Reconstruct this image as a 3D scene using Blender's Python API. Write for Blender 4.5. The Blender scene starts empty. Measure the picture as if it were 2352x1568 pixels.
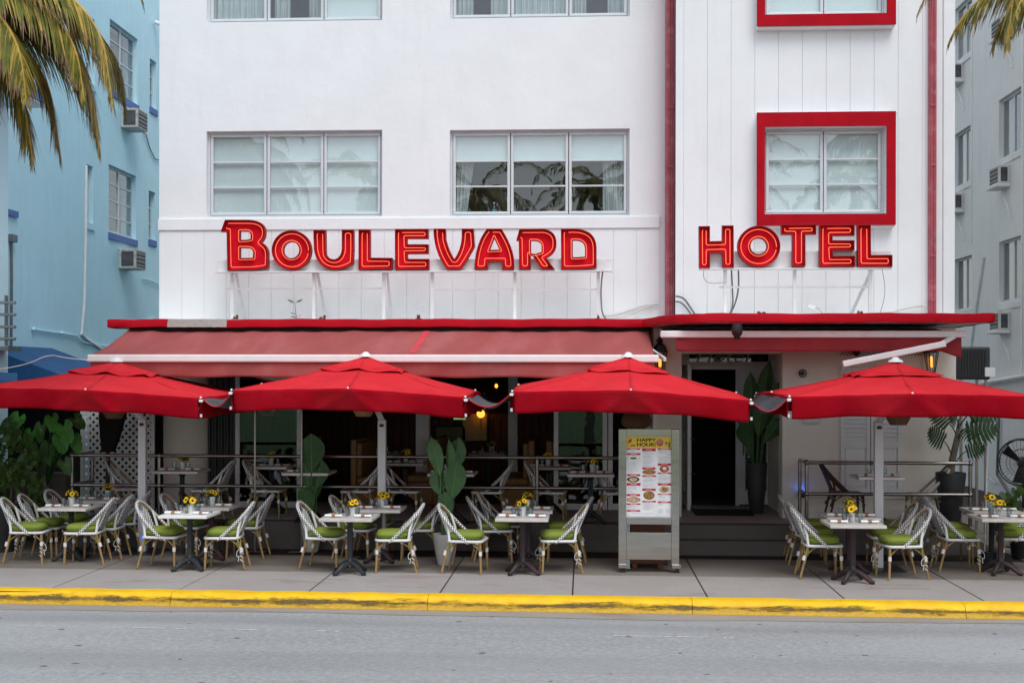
import bpy, bmesh, math, random
from mathutils import Vector, Matrix
R = math.radians
random.seed(7)
S = bpy.context.scene
COL = S.collection
# ---------------------------------------------------------------- camera
FPX, V0, CH = 2900.0, 865.0, 2.55          # focal length (px of a 2352-wide frame), horizon row, eye height
YAW, ROLL = math.atan(164 / FPX), 0.0016
cd = bpy.data.cameras.new('camera'); cam = bpy.data.objects.new('camera', cd); COL.objects.link(cam)
cd.sensor_width = 36; cd.lens = 36 * FPX / 2352; cd.shift_y = (V0 - 784) / 2352; cd.clip_end = 500; cd.clip_start = .05
cam.matrix_world = Matrix.Translation((0, 0, CH)) @ Matrix.Rotation(YAW, 4, 'Z') @ Matrix.Rotation(math.pi / 2, 4, 'X') @ Matrix.Rotation(ROLL, 4, 'Z')
S.camera = cam
# ---------------------------------------------------------------- world, sun, exposure (overcast midday)
wd = bpy.data.worlds.new('World'); S.world = wd; wd.use_nodes = True
nt = wd.node_tree; nt.nodes.clear()
sky = nt.nodes.new('ShaderNodeTexSky'); sky.sky_type = 'NISHITA'; sky.sun_disc = False
sky.sun_elevation = R(61); sky.sun_rotation = R(154); sky.dust_density = 1.5; sky.air_density = 1.3; sky.ozone_density = 2
hs = nt.nodes.new('ShaderNodeHueSaturation'); hs.inputs['Saturation'].default_value = .37
bg = nt.nodes.new('ShaderNodeBackground'); bg.inputs[1].default_value = .15
wo = nt.nodes.new('ShaderNodeOutputWorld')
nt.links.new(sky.outputs[0], hs.inputs['Color']); nt.links.new(hs.outputs[0], bg.inputs[0]); nt.links.new(bg.outputs[0], wo.inputs[0])
sl = bpy.data.lights.new('sun', 'SUN'); sl.energy = 1.3; sl.angle = R(32); sl.color = (1, .995, .985)
sun = bpy.data.objects.new('sun', sl); COL.objects.link(sun)
# light comes from the street side (behind the camera, slightly to the right), high up
sun.rotation_euler = Vector((-.24, .60, -1.0)).to_track_quat('-Z', 'Y').to_euler()
S.view_settings.view_transform = 'Standard'; S.view_settings.look = 'None'
S.view_settings.exposure = 0.37; S.view_settings.gamma = 1
S.cycles.max_bounces = 7; S.cycles.diffuse_bounces = 5; S.cycles.glossy_bounces = 3; S.cycles.transmission_bounces = 4; S.cycles.transparent_max_bounces = 10
S.cycles.caustics_reflective = S.cycles.caustics_refractive = False
# ---------------------------------------------------------------- helpers
def W(u, v, Y):
    "world point on the plane y = Y seen at (u, v) of a 2352 x 1568 frame"
    du, dv = u - 1176, v - V0
    c, s = math.cos(ROLL), math.sin(ROLL)
    a, b = (du * c + dv * s) / FPX, (-du * s + dv * c) / FPX
    d = Vector((-math.sin(YAW) + a * math.cos(YAW), math.cos(YAW) + a * math.sin(YAW), -b))
    return Vector((0, 0, CH)) + d * (Y / d.y)
def G(u, v, z=0.0):
    "world point at height z"
    p = W(u, v, 10.0); d = p - Vector((0, 0, CH))
    return Vector((0, 0, CH)) + d * ((z - CH) / d.z)
def X(u, Y): return W(u, V0, Y).x
def Z(v, Y, u=1340): return W(u, v, Y).z

MATS = {}
def nmat(name):
    m = bpy.data.materials.new(name); m.use_nodes = True; MATS[name] = m
    n = m.node_tree.nodes; return m, n, m.node_tree.links, n['Principled BSDF']
def noise(n, l, co, scale, detail=4, rough=.55, dist=0.0):
    t = n.new('ShaderNodeTexNoise'); t.inputs['Scale'].default_value = scale; t.inputs['Detail'].default_value = detail
    t.inputs['Roughness'].default_value = rough; t.inputs['Distortion'].default_value = dist
    l.new(co, t.inputs['Vector']); return t.outputs['Fac']
def ramp(n, l, f, stops):
    r = n.new('ShaderNodeValToRGB'); e = r.color_ramp.elements
    while len(e) < len(stops): e.new(.5)
    for i, (p, c) in enumerate(stops):
        e[i].position = p; e[i].color = (*c, 1) if len(c) == 3 else c
    l.new(f, r.inputs[0]); return r.outputs[0]
def mixc(n, l, f, a, b, mode='MIX'):
    x = n.new('ShaderNodeMix'); x.data_type = 'RGBA'; x.blend_type = mode
    for s, k in ((f, 0), (a, 6), (b, 7)):
        if hasattr(s, 'links'): l.new(s, x.inputs[k])
        elif k: x.inputs[k].default_value = (*s, 1)
        else: x.inputs[k].default_value = s
    return x.outputs[2]
def mathn(n, l, op, a, b=0.0, c=None):
    x = n.new('ShaderNodeMath'); x.operation = op
    for k, s in enumerate((a, b) if c is None else (a, b, c)):
        if hasattr(s, 'links'): l.new(s, x.inputs[k])
        else: x.inputs[k].default_value = s
    return x.outputs[0]
def bump(n, l, h, bs, dist=.01, st=.5):
    b = n.new('ShaderNodeBump'); b.inputs['Strength'].default_value = st; b.inputs['Distance'].default_value = dist
    l.new(h, b.inputs['Height']); l.new(b.outputs[0], bs.inputs['Normal'])
def coord(n, l, scale=None, kind='Object'):
    t = n.new('ShaderNodeTexCoord'); o = t.outputs[kind]
    if scale:
        mp = n.new('ShaderNodeMapping'); mp.inputs['Scale'].default_value = scale; l.new(o, mp.inputs['Vector']); o = mp.outputs[0]
    return o
def pm(name, col, rough=.6, var=.15, scale=3, bmp=0, bscale=60, metal=0, spec=.4, dirt=None, dscale=1.2, damt=.5, stretch=None, trans=0, rnd=0, emit=None, est=0):
    "plain procedural material: base colour with noise, optional dirt, relief, per-object variation"
    m, n, l, b = nmat(name); co = coord(n, l, stretch)
    f = noise(n, l, co, scale, 6)
    c = ramp(n, l, f, [(.3, tuple(x * (1 - var) for x in col)), (.7, tuple(min(1, x * (1 + var * .6)) for x in col))])
    if dirt:
        g = noise(n, l, co, dscale, 8, .65); g = ramp(n, l, g, [(.5, (0, 0, 0)), (.75, (damt,) * 3)])
        c = mixc(n, l, g, c, dirt)
    if rnd:
        oi = n.new('ShaderNodeObjectInfo'); h = n.new('ShaderNodeHueSaturation')
        l.new(mathn(n, l, 'MULTIPLY_ADD', oi.outputs['Random'], rnd, 1 - rnd / 2), h.inputs['Value']); l.new(c, h.inputs['Color']); c = h.outputs[0]
    l.new(c, b.inputs['Base Color']); b.inputs['Roughness'].default_value = rough; b.inputs['Metallic'].default_value = metal
    b.inputs['Specular IOR Level'].default_value = spec
    if emit: b.inputs['Emission Color'].default_value = (*emit, 1); b.inputs['Emission Strength'].default_value = est
    if bmp: bump(n, l, noise(n, l, co, bscale, 5, .6), b, bmp, .6)
    if trans:
        t = n.new('ShaderNodeBsdfTranslucent'); l.new(c, t.inputs[0]); x = n.new('ShaderNodeMixShader'); x.inputs[0].default_value = trans
        l.new(b.outputs[0], x.inputs[1]); l.new(t.outputs[0], x.inputs[2]); l.new(x.outputs[0], n['Material Output'].inputs[0])
    return m

class MB:
    "collects faces, builds one mesh object"
    def __init__(s): s.v, s.f, s.m = [], [], []
    def add(s, vs, fs, mi=0):
        o = len(s.v); s.v += [tuple(p) for p in vs]; s.f += [tuple(i + o for i in f) for f in fs]; s.m += [mi] * len(fs); return s
    def box(s, x0, x1, y0, y1, z0, z1, mi=0):
        return s.add([(x, y, z) for z in (z0, z1) for y in (y0, y1) for x in (x0, x1)], [(0, 2, 3, 1), (4, 5, 7, 6), (0, 1, 5, 4), (2, 6, 7, 3), (0, 4, 6, 2), (1, 3, 7, 5)], mi)
    def bar(s, p, q, w, h=None, mi=0, up=(0, 0, 1)):
        p, q = Vector(p), Vector(q); h = h or w; d = (q - p).normalized(); u = Vector(up)
        if abs(d.dot(u)) > .98: u = Vector((0, 1, 0))
        a = d.cross(u).normalized() * w / 2; b = a.cross(d).normalized() * h / 2
        return s.add([p - a - b, p + a - b, p + a + b, p - a + b, q - a - b, q + a - b, q + a + b, q - a + b], [(0, 1, 2, 3), (7, 6, 5, 4), (0, 4, 5, 1), (1, 5, 6, 2), (2, 6, 7, 3), (3, 7, 4, 0)], mi)
    def tube(s, pts, r, n=8, mi=0, closed=False, cap=True):
        pts = [Vector(p) for p in pts]; k = len(pts); rs = r if isinstance(r, (list, tuple)) else [r] * k
        tg = []
        for i in range(k):
            a, b = (pts[(i - 1) % k], pts[(i + 1) % k]) if closed else (pts[max(i - 1, 0)], pts[min(i + 1, k - 1)])
            d = b - a; tg.append(d.normalized() if d.length > 1e-9 else Vector((0, 0, 1)))
        u = tg[0].orthogonal().normalized(); vs = []
        for i in range(k):
            u = u - tg[i] * u.dot(tg[i]); u = u.normalized() if u.length > 1e-6 else tg[i].orthogonal().normalized(); w = tg[i].cross(u)
            vs += [pts[i] + (u * math.cos(t * 2 * math.pi / n) + w * math.sin(t * 2 * math.pi / n)) * rs[i] for t in range(n)]
        fs = [(i * n + j, i * n + (j + 1) % n, ((i + 1) % k) * n + (j + 1) % n, ((i + 1) % k) * n + j) for i in range(k if closed else k - 1) for j in range(n)]
        if cap and not closed: fs += [tuple(range(n))[::-1], tuple((k - 1) * n + j for j in range(n))]
        return s.add(vs, fs, mi)
    def lathe(s, prof, c=(0, 0, 0), n=16, mi=0, sx=1, sy=1):
        vs = [(c[0] + r * sx * math.cos(j * 2 * math.pi / n), c[1] + r * sy * math.sin(j * 2 * math.pi / n), c[2] + z) for r, z in prof for j in range(n)]
        fs = [(i * n + j, i * n + (j + 1) % n, (i + 1) * n + (j + 1) % n, (i + 1) * n + j) for i in range(len(prof) - 1) for j in range(n)]
        fs += [tuple(range(n))[::-1], tuple((len(prof) - 1) * n + j for j in range(n))]
        return s.add(vs, fs, mi)
    def prism(s, poly, f0, f1, mi=0):
        "poly: 2-D points; f0, f1 map them to 3-D"
        k = len(poly)
        return s.add([f0(*p) for p in poly] + [f1(*p) for p in poly], [tuple(range(k))[::-1], tuple(range(k, 2 * k))] + [(i, (i + 1) % k, k + (i + 1) % k, k + i) for i in range(k)], mi)
    def grid(s, fn, nu, nv, mi=0):
        return s.add([fn(i / nu, j / nv) for j in range(nv + 1) for i in range(nu + 1)], [(j * (nu + 1) + i, j * (nu + 1) + i + 1, (j + 1) * (nu + 1) + i + 1, (j + 1) * (nu + 1) + i) for j in range(nv) for i in range(nu)], mi)
    def ball(s, c, r, n=8, sz=1, mi=0):
        pr = [(max(1e-4, r * math.sin(math.pi * i / n)), -r * sz * math.cos(math.pi * i / n)) for i in range(n + 1)]
        return s.lathe(pr, c, n * 2, mi)
    def xf(s, M):
        s.v = [tuple(M @ Vector(p)) for p in s.v]; return s
    def build(s, name, mat, parent=None, smooth=False, bevel=0, world=False, solid=0):
        me = bpy.data.meshes.new(name); vs = s.v
        if world and parent is not None:
            r = parent
            while r.parent: r = r.parent
            o = r.location; vs = [(p[0] - o.x, p[1] - o.y, p[2] - o.z) for p in vs]
        me.from_pydata(vs, [], s.f)
        for m in (mat if isinstance(mat, (list, tuple)) else [mat]): me.materials.append(MATS[m] if isinstance(m, str) else m)
        me.polygons.foreach_set('material_index', s.m)
        if smooth:
            me.shade_smooth(); me.set_sharp_from_angle(angle=R(42))
        me.update()
        o = bpy.data.objects.new(name, me); COL.objects.link(o)
        if parent is not None: o.parent = parent
        if bevel:
            b = o.modifiers.new('bevel', 'BEVEL'); b.width = bevel; b.segments = 2; b.limit_method = 'ANGLE'
        if solid:
            b = o.modifiers.new('solid', 'SOLIDIFY'); b.thickness = solid; b.offset = 0
        return o
def tag(o, label=None, cat=None, group=None, kind=None):
    for k, v in (('label', label), ('category', cat), ('group', group), ('kind', kind)):
        if v: o[k] = v
    return o
def thing(name, label, cat, loc=(0, 0, 0), rz=0, group=None):
    o = bpy.data.objects.new(name, None); COL.objects.link(o); o.location = loc; o.rotation_euler = (0, 0, rz); o.empty_display_size = .1
    return tag(o, label, cat, group)
def copy_tree(o, parent=None):
    c = o.copy(); COL.objects.link(c)
    if parent is not None: c.parent = parent
    for ch in list(o.children): copy_tree(ch, c)
    return c
def place(proto, used, loc, rz, label, group=None):
    "first call uses the prototype itself, later ones copies"
    o = proto if not used else copy_tree(proto)
    used.append(1); o.location = loc; o.rotation_euler = (0, 0, rz); o['label'] = label
    if group: o['group'] = group
    return o
def struct(o): o['kind'] = 'structure'; return o
def arc(cx, cy, rx, ry, a0, a1, n=10):
    return [(cx + rx * math.cos(R(a0 + (a1 - a0) * i / n)), cy + ry * math.sin(R(a0 + (a1 - a0) * i / n))) for i in range(n + 1)]
def chaikin(p, k=1, closed=True):
    for _ in range(k):
        q = []; m = len(p)
        for i in range(m if closed else m - 1):
            a, b = Vector(p[i]), Vector(p[(i + 1) % m]); q += [tuple(a * .75 + b * .25), tuple(a * .25 + b * .75)]
        if not closed: q = [p[0]] + q + [p[-1]]
        p = q
    return p
def bez(p0, p1, p2, n=6):
    return [tuple(Vector(p0) * (1 - t) ** 2 + Vector(p1) * 2 * t * (1 - t) + Vector(p2) * t * t) for t in [i / n for i in range(n + 1)]]
def text_mesh(body, size, name, mat, parent, M, ext=.001, sx=1.0):
    "flat lettering turned into a mesh; M places it (text lies in the xy plane of M)"
    cu = bpy.data.curves.new(name, 'FONT'); cu.body = body; cu.size = size; cu.extrude = ext; cu.align_x = 'CENTER'; cu.align_y = 'CENTER'; cu.resolution_u = 3
    t = bpy.data.objects.new(name, cu); COL.objects.link(t)
    me = bpy.data.meshes.new_from_object(t.evaluated_get(bpy.context.evaluated_depsgraph_get()))
    bpy.data.objects.remove(t); bpy.data.curves.remove(cu)
    me.transform(M @ Matrix.Scale(sx, 4, (1, 0, 0))); me.materials.clear(); me.materials.append(MATS[mat]); me.name = name
    o = bpy.data.objects.new(name, me); COL.objects.link(o); o.parent = parent
    return o

# key depths (metres from the camera plane) and heights
YF, YT = 20.2, 19.5            # main facade, projecting entrance bay
YTER, ZT = 18.5, .40           # terrace front, terrace height
YCL, YCR = 19.3, 17.7          # canopy front: restaurant side, entrance side
ZCT, ZCB = 3.435, 3.305        # canopy top / underside
SK = -.0176                    # the kerb runs slightly skew to the facade
def kerbY(x): return 14.78 + SK * x
# ================================================================ materials
def wall_mat(name, col, dirtcol=(.42, .42, .4), damt=.35, bmp=.004):
    m, n, l, b = nmat(name); co = coord(n, l); st = coord(n, l, (3, 3, .35))
    f = noise(n, l, co, 1.3, 8, .6)
    c = ramp(n, l, f, [(.25, tuple(x * .93 for x in col)), (.75, col)])
    d1 = ramp(n, l, noise(n, l, st, 2.2, 8, .7), [(.52, (0, 0, 0)), (.8, (damt,) * 3)])
    c = mixc(n, l, d1, c, dirtcol)
    sp = ramp(n, l, noise(n, l, co, 14, 3, .5), [(.72, (0, 0, 0)), (.78, (.35,) * 3)])
    c = mixc(n, l, sp, c, tuple(x * .8 for x in col))
    l.new(c, b.inputs['Base Color']); b.inputs['Roughness'].default_value = .75; b.inputs['Specular IOR Level'].default_value = .25
    h = mathn(n, l, 'ADD', noise(n, l, co, 9, 8, .65), mathn(n, l, 'MULTIPLY', noise(n, l, co, 2.2, 3), 2.5))
    vo = n.new('ShaderNodeTexVoronoi'); vo.inputs['Scale'].default_value = 1.7; l.new(co, vo.inputs['Vector'])
    h = mathn(n, l, 'ADD', h, mathn(n, l, 'MULTIPLY', mathn(n, l, 'LESS_THAN', vo.outputs['Distance'], .055), 3.0))
    bump(n, l, h, b, bmp, .8)
wall_mat('white_stucco', (.83, .85, .875), (.62, .62, .61), .22)
wall_mat('panel_white', (.83, .85, .875), (.62, .62, .61), .22, .003)
wall_mat('blue_stucco', (.57, .835, .93), (.42, .66, .76), .55)
wall_mat('grey_stucco', (.87, .87, .845), (.62, .62, .59), .5)
wall_mat('cream_stucco', (.88, .84, .77), (.66, .61, .54), .25)
wall_mat('soffit_white', (.78, .77, .75), (.40, .34, .30), .6)
wall_mat('bare_concrete', (.46, .44, .42), (.25, .42, .40), .6, .02)
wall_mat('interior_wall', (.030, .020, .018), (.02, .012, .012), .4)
wall_mat('room_wall', (.30, .31, .33))
pm('red_paint', (.43, .006, .016), .75, .14, 3.5, .006, 22, spec=.08, dirt=(.36, .008, .02), dscale=2.2, damt=.6)
pm('sign_red', (.74, .008, .026), .6, .3, 6, .002, 60, spec=.05, dirt=(.20, .006, .01), dscale=6, damt=.7)
pm('sign_edge', (.33, .006, .014), .6, .3, 8, dirt=(.12, .07, .06), dscale=9, damt=.7)
pm('pipe_red', (.42, .085, .11), .7, .15, 3, .002, 60, dirt=(.55, .38, .38), dscale=5, damt=.5)
pm('frame_white', (.62, .65, .68), .45, .06, 4)
pm('white_metal', (.74, .74, .75), .45, .08, 5, dirt=(.45, .40, .36), dscale=4, damt=.35)
pm('white_plastic', (.78, .78, .78), .4, .05, 5)
pm('cable_white', (.62, .62, .60), .5, .15, 9, dirt=(.40, .25, .16), dscale=7, damt=.6)
pm('cable_grey', (.16, .17, .18), .5, .2, 8)
pm('rust', (.10, .045, .025), .9, .5, 20, .004, 90)
pm('stripe_blue', (.085, .17, .43), .6, .15, 4)
pm('awning_navy', (.010, .075, .20), .7, .2, 2, .002, 200)
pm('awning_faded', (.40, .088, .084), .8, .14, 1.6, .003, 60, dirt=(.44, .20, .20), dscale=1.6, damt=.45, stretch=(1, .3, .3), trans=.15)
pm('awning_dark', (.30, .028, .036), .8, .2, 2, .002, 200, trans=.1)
pm('awning_patch', (.62, .05, .07), .75, .2, 9)
def fabric(name, col):
    m, n, l, b = nmat(name); co = coord(n, l)
    c = ramp(n, l, noise(n, l, co, 1.4, 6, .6), [(.3, tuple(x * .88 for x in col)), (.7, col)])
    c = mixc(n, l, ramp(n, l, noise(n, l, co, 3.1, 8, .7), [(.50, (0, 0, 0)), (.8, (.55,) * 3)]), c, tuple(x * .62 for x in col))
    c = mixc(n, l, ramp(n, l, noise(n, l, co, .9, 6, .6), [(.48, (0, 0, 0)), (.75, (.5,) * 3)]), c, tuple(min(1, x * 1.12 + .02) for x in col))
    l.new(c, b.inputs['Base Color']); b.inputs['Roughness'].default_value = .85; b.inputs['Specular IOR Level'].default_value = .08
    h = mathn(n, l, 'ADD', mathn(n, l, 'MULTIPLY', noise(n, l, co, 2.6, 4), 6), noise(n, l, co, 160, 2)); bump(n, l, h, b, .010, .5)
    t = n.new('ShaderNodeBsdfTranslucent'); l.new(c, t.inputs[0]); x = n.new('ShaderNodeMixShader'); x.inputs[0].default_value = .12
    l.new(b.outputs[0], x.inputs[1]); l.new(t.outputs[0], x.inputs[2]); l.new(x.outputs[0], n['Material Output'].inputs[0])
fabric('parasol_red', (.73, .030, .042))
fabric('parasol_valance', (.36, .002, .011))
fabric('gutter_grey', (.13, .13, .145))
fabric('cushion_green', (.27, .345, .065))
pm('pole_white', (.60, .60, .63), .4, .06, 3, dirt=(.40, .39, .39), dscale=3, damt=.4)
pm('steel', (.46, .445, .41), .17, .14, 2, metal=1, stretch=(1, 1, 12))
pm('rail_metal', (.30, .27, .25), .3, .2, 6, metal=1)
pm('cast_iron', (.022, .026, .032), .45, .3, 14, .002, 90)
pm('cast_rusty', (.028, .020, .024), .5, .4, 9, .002, 90, dirt=(.16, .012, .02), dscale=7, damt=.45)
pm('black_metal', (.016, .016, .018), .4, .2, 10)
pm('bamboo', (.33, .21, .085), .5, .35, 30, stretch=(1, 1, .4), rnd=.25)
pm('brown_wicker', (.075, .038, .025), .6, .6, 90)
pm('wrap_white', (.74, .74, .73), .5, .1, 60, .002, 160)
def weave(name, a, bb, kind='UV', sc=1.0):
    m, n, l, b = nmat(name); co = coord(n, l, None, kind)
    t = n.new('ShaderNodeTexChecker'); t.inputs['Scale'].default_value = sc; l.new(co, t.inputs['Vector'])
    t.inputs['Color1'].default_value = (*a, 1); t.inputs['Color2'].default_value = (*bb, 1); cc = t.outputs[0]
    if kind == 'UV':          # strands leave only the middle of each dark square open
        sx = n.new('ShaderNodeSeparateXYZ'); l.new(co, sx.inputs[0]); k = t.outputs[1]
        for q in (0, 1): k = mathn(n, l, 'MULTIPLY', k, mathn(n, l, 'LESS_THAN', mathn(n, l, 'ABSOLUTE', mathn(n, l, 'SUBTRACT', mathn(n, l, 'FRACT', sx.outputs[q]), .5)), .445))
        t.inputs['Color1'].default_value = (1, 1, 1, 1); cc = mixc(n, l, k, a, bb)
    l.new(cc, b.inputs['Base Color']); b.inputs['Roughness'].default_value = .5
    bump(n, l, t.outputs[1], b, .003, .7)
weave('weave_bw', (.80, .80, .79), (.012, .012, .015))
weave('weave_panel', (.74, .74, .73), (.012, .012, .015))
weave('weave_seat', (.74, .74, .73), (.012, .012, .015), 'Object', 40)
pm('table_white', (.80, .80, .79), .35, .05, 6)
pm('table_wood', (.58, .55, .52), .45, .25, 9, stretch=(1, 14, 14), dirt=(.36, .32, .29), dscale=5, damt=.7, rnd=.15)
pm('ceramic', (.78, .78, .76), .25, .05, 4)
pm('terracotta', (.45, .15, .07), .55, .15, 10)
pm('slate_plate', (.035, .04, .045), .35, .2, 10)
pm('napkin', (.82, .82, .81), .9, .06, 12, .004, 40)
pm('kraft', (.33, .16, .09), .8, .1, 12)
pm('petal', (.85, .55, .015), .6, .25, 40, rnd=.2)
pm('flower_eye', (.07, .025, .01), .9, .4, 60)
pm('leaf_dark', (.028, .075, .022), .45, .4, 5, trans=.15)
pm('leaf_mid', (.045, .13, .026), .4, .4, 4, trans=.2, rnd=.3)
pm('leaf_bright', (.065, .26, .035), .4, .4, 3, trans=.25, rnd=.3)
pm('leaf_paddle', (.055, .13, .045), .5, .25, 5, trans=.1, rnd=.25)
pm('shrub_leaf', (.065, .125, .024), .4, .5, 3, trans=.2, rnd=.3)
pm('palm_green', (.17, .185, .035), .5, .5, 6, trans=.25)
pm('palm_yellow', (.46, .34, .075), .55, .4, 6, trans=.2)
pm('palm_dry', (.22, .14, .075), .75, .5, 9)
pm('palm_rib', (.50, .30, .05), .5, .25, 6)
pm('bark', (.20, .17, .14), .9, .4, 8, .02, 20, stretch=(1, 1, 5))
pm('pot_white', (.52, .52, .50), .5, .12, 5, .002, 80, dirt=(.33, .32, .29), dscale=6, damt=.5)
pm('pot_dark', (.035, .036, .04), .5, .3, 6)
pm('booth_tan', (.30, .155, .055), .55, .2, 5)
pm('dark_timber', (.045, .022, .014), .5, .5, 6, stretch=(8, 8, 1))
pm('timber_red', (.16, .045, .02), .5, .4, 9, stretch=(9, 9, 1))
pm('shade_woven', (.14, .075, .045), .8, .7, 60, .006, 120)
pm('blind', (.84, .87, .87), .8, .04, 3)
pm('curtain', (.66, .68, .68), .9, .45, 4, stretch=(9, 9, .3))
pm('ac_case', (.66, .66, .63), .5, .15, 4, dirt=(.40, .28, .18), dscale=5, damt=.6)
pm('ac_case_rusty', (.55, .54, .50), .6, .2, 4, dirt=(.16, .055, .02), dscale=4.5, damt=1)
pm('room_dark', (.10, .125, .13), .8, .3, 2)
pm('ac_grille', (.075, .08, .085), .6, .4, 8)
pm('mat_black', (.012, .012, .012), .95, .3, 40)
pm('lawn_grass', (.045, .11, .025), .9, .5, 3, .03, 60)
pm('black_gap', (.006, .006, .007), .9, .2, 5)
pm('door_white', (.82, .84, .87), .45, .08, 3, dirt=(.4, .4, .4), dscale=3, damt=.3)
pm('mirror_back', (.30, .33, .36), .3, .2, 1.5)
# poster print
for nm_, c_ in (('print_white', (.80, .80, .82)), ('print_red', (.50, .012, .03)), ('print_yellow', (.72, .50, .05)), ('print_black', (.015, .015, .015)), ('print_grey', (.28, .28, .30)), ('print_food', (.42, .20, .05)), ('print_food_pale', (.60, .47, .25)), ('print_green', (.12, .16, .05)), ('sticker_blue', (.10, .35, .5))):
    pm(nm_, c_, .35, .12 if 'food' not in nm_ else .8, 6 if 'food' not in nm_ else 60)
def emis(name, col, st):
    m, n, l, b = nmat(name); b.inputs['Base Color'].default_value = (*[c * .5 for c in col], 1)
    b.inputs['Emission Color'].default_value = (*col, 1); b.inputs['Emission Strength'].default_value = st
    if st < 3: m.cycles.emission_sampling = 'NONE'
emis('neon', (1, .19, .08), .95)
emis('bulb_amber', (1, .36, .04), 1.9)
emis('led_blue', (.02, .18, 1), 4)
def glass(name, tint=(1, 1, 1), refl=1.0, rough=0.0, ior=1.5):
    m, n, l, b = nmat(name); n.remove(b)
    t = n.new('ShaderNodeBsdfTransparent'); t.inputs[0].default_value = (*tint, 1)
    g = n.new('ShaderNodeBsdfGlossy'); g.inputs['Roughness'].default_value = rough
    lw = n.new('ShaderNodeLayerWeight'); lw.inputs[0].default_value = .5
    x = n.new('ShaderNodeMixShader'); l.new(mathn(n, l, 'MULTIPLY_ADD', mathn(n, l, 'POWER', lw.outputs['Facing'], 5.0), .9, .04 * refl), x.inputs[0])
    # slightly uneven panes bend their reflections
    co = coord(n, l, None, 'Object'); bp = n.new('ShaderNodeBump'); bp.inputs['Strength'].default_value = .06; bp.inputs['Distance'].default_value = .02
    l.new(noise(n, l, co, 2.3, 2), bp.inputs['Height']); l.new(bp.outputs[0], g.inputs['Normal'])
    l.new(t.outputs[0], x.inputs[1]); l.new(g.outputs[0], x.inputs[2]); l.new(x.outputs[0], n['Material Output'].inputs[0])
glass('pane_glass', (.93, .975, .98), 2.0)
glass('shop_glass', (.50, .58, .58), 2.2)
glass('tumbler', (.80, .85, .86), 2.5)
# ---- road, kerb, pavement
def road_mat():
    m, n, l, b = nmat('asphalt'); co = coord(n, l)
    f = noise(n, l, coord(n, l, (.8, 1.3, 1)), 20, 8, .95); c = ramp(n, l, f, [(.30, (.13, .136, .14)), (.5, (.285, .295, .30)), (.70, (.56, .57, .575))])
    big = noise(n, l, coord(n, l, (.25, 1, 1)), .9, 7, .6); c = mixc(n, l, ramp(n, l, big, [(.35, (0, 0, 0)), (.7, (.5,) * 3)]), c, (.40, .412, .42))
    tr = noise(n, l, coord(n, l, (.04, 1, 1)), .9, 4, .55); c = mixc(n, l, ramp(n, l, tr, [(.45, (0, 0, 0)), (.62, (.5,) * 3)]), c, (.20, .206, .212))
    vo = n.new('ShaderNodeTexVoronoi'); vo.inputs['Scale'].default_value = 3.0; vo.inputs['Randomness'].default_value = 1; l.new(co, vo.inputs['Vector'])
    sz = mathn(n, l, 'MULTIPLY', noise(n, l, co, 30, 3), .16)
    spot = mathn(n, l, 'LESS_THAN', mathn(n, l, 'ADD', vo.outputs['Distance'], mathn(n, l, 'MULTIPLY', noise(n, l, co, 3.3, 2), .22)), mathn(n, l, 'ADD', sz, .105))
    c = mixc(n, l, mathn(n, l, 'MULTIPLY', spot, .75), c, (.045, .045, .05))
    l.new(c, b.inputs['Base Color']); b.inputs['Roughness'].default_value = .75; b.inputs['Specular IOR Level'].default_value = .35
    bump(n, l, f, b, .006, .7)
road_mat()
def conc_mat(name, a, bcol, stain, sc=1.0, amt=.5):
    m, n, l, b = nmat(name); co = coord(n, l)
    f = noise(n, l, co, 90 * sc, 4, .7); c = ramp(n, l, f, [(.3, tuple(x * .8 for x in a)), (.7, tuple(x * 1.12 for x in a))])
    c = mixc(n, l, ramp(n, l, noise(n, l, co, .9, 8, .65), [(.4, (0, 0, 0)), (.7, (.6,) * 3)]), c, bcol)
    c = mixc(n, l, ramp(n, l, noise(n, l, coord(n, l, (.35, 1, 1)), 1.7, 8, .7), [(.55, (0, 0, 0)), (.75, (amt,) * 3)]), c, stain)
    l.new(c, b.inputs['Base Color']); b.inputs['Roughness'].default_value = .85; b.inputs['Specular IOR Level'].default_value = .25
    bump(n, l, f, b, .004, .6)
conc_mat('pavement', (.37, .345, .325), (.29, .26, .245), (.20, .125, .115), .4, .85)
conc_mat('pavement_stain_shade', (.225, .20, .175), (.16, .135, .115), (.125, .075, .042), .5, .9)  # brown stains, and the shade under parasols and tables put into the colour
conc_mat('terrazzo', (.42, .40, .37), (.34, .32, .29), (.24, .21, .18))
conc_mat('terrace_stone', (.14, .13, .12), (.10, .09, .085), (.06, .05, .045))
conc_mat('gutter_concrete', (.33, .30, .27), (.25, .22, .19), (.17, .11, .07), 1, .7)
conc_mat('joint_dark', (.045, .035, .032), (.03, .025, .022), (.02, .018, .016))
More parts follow.
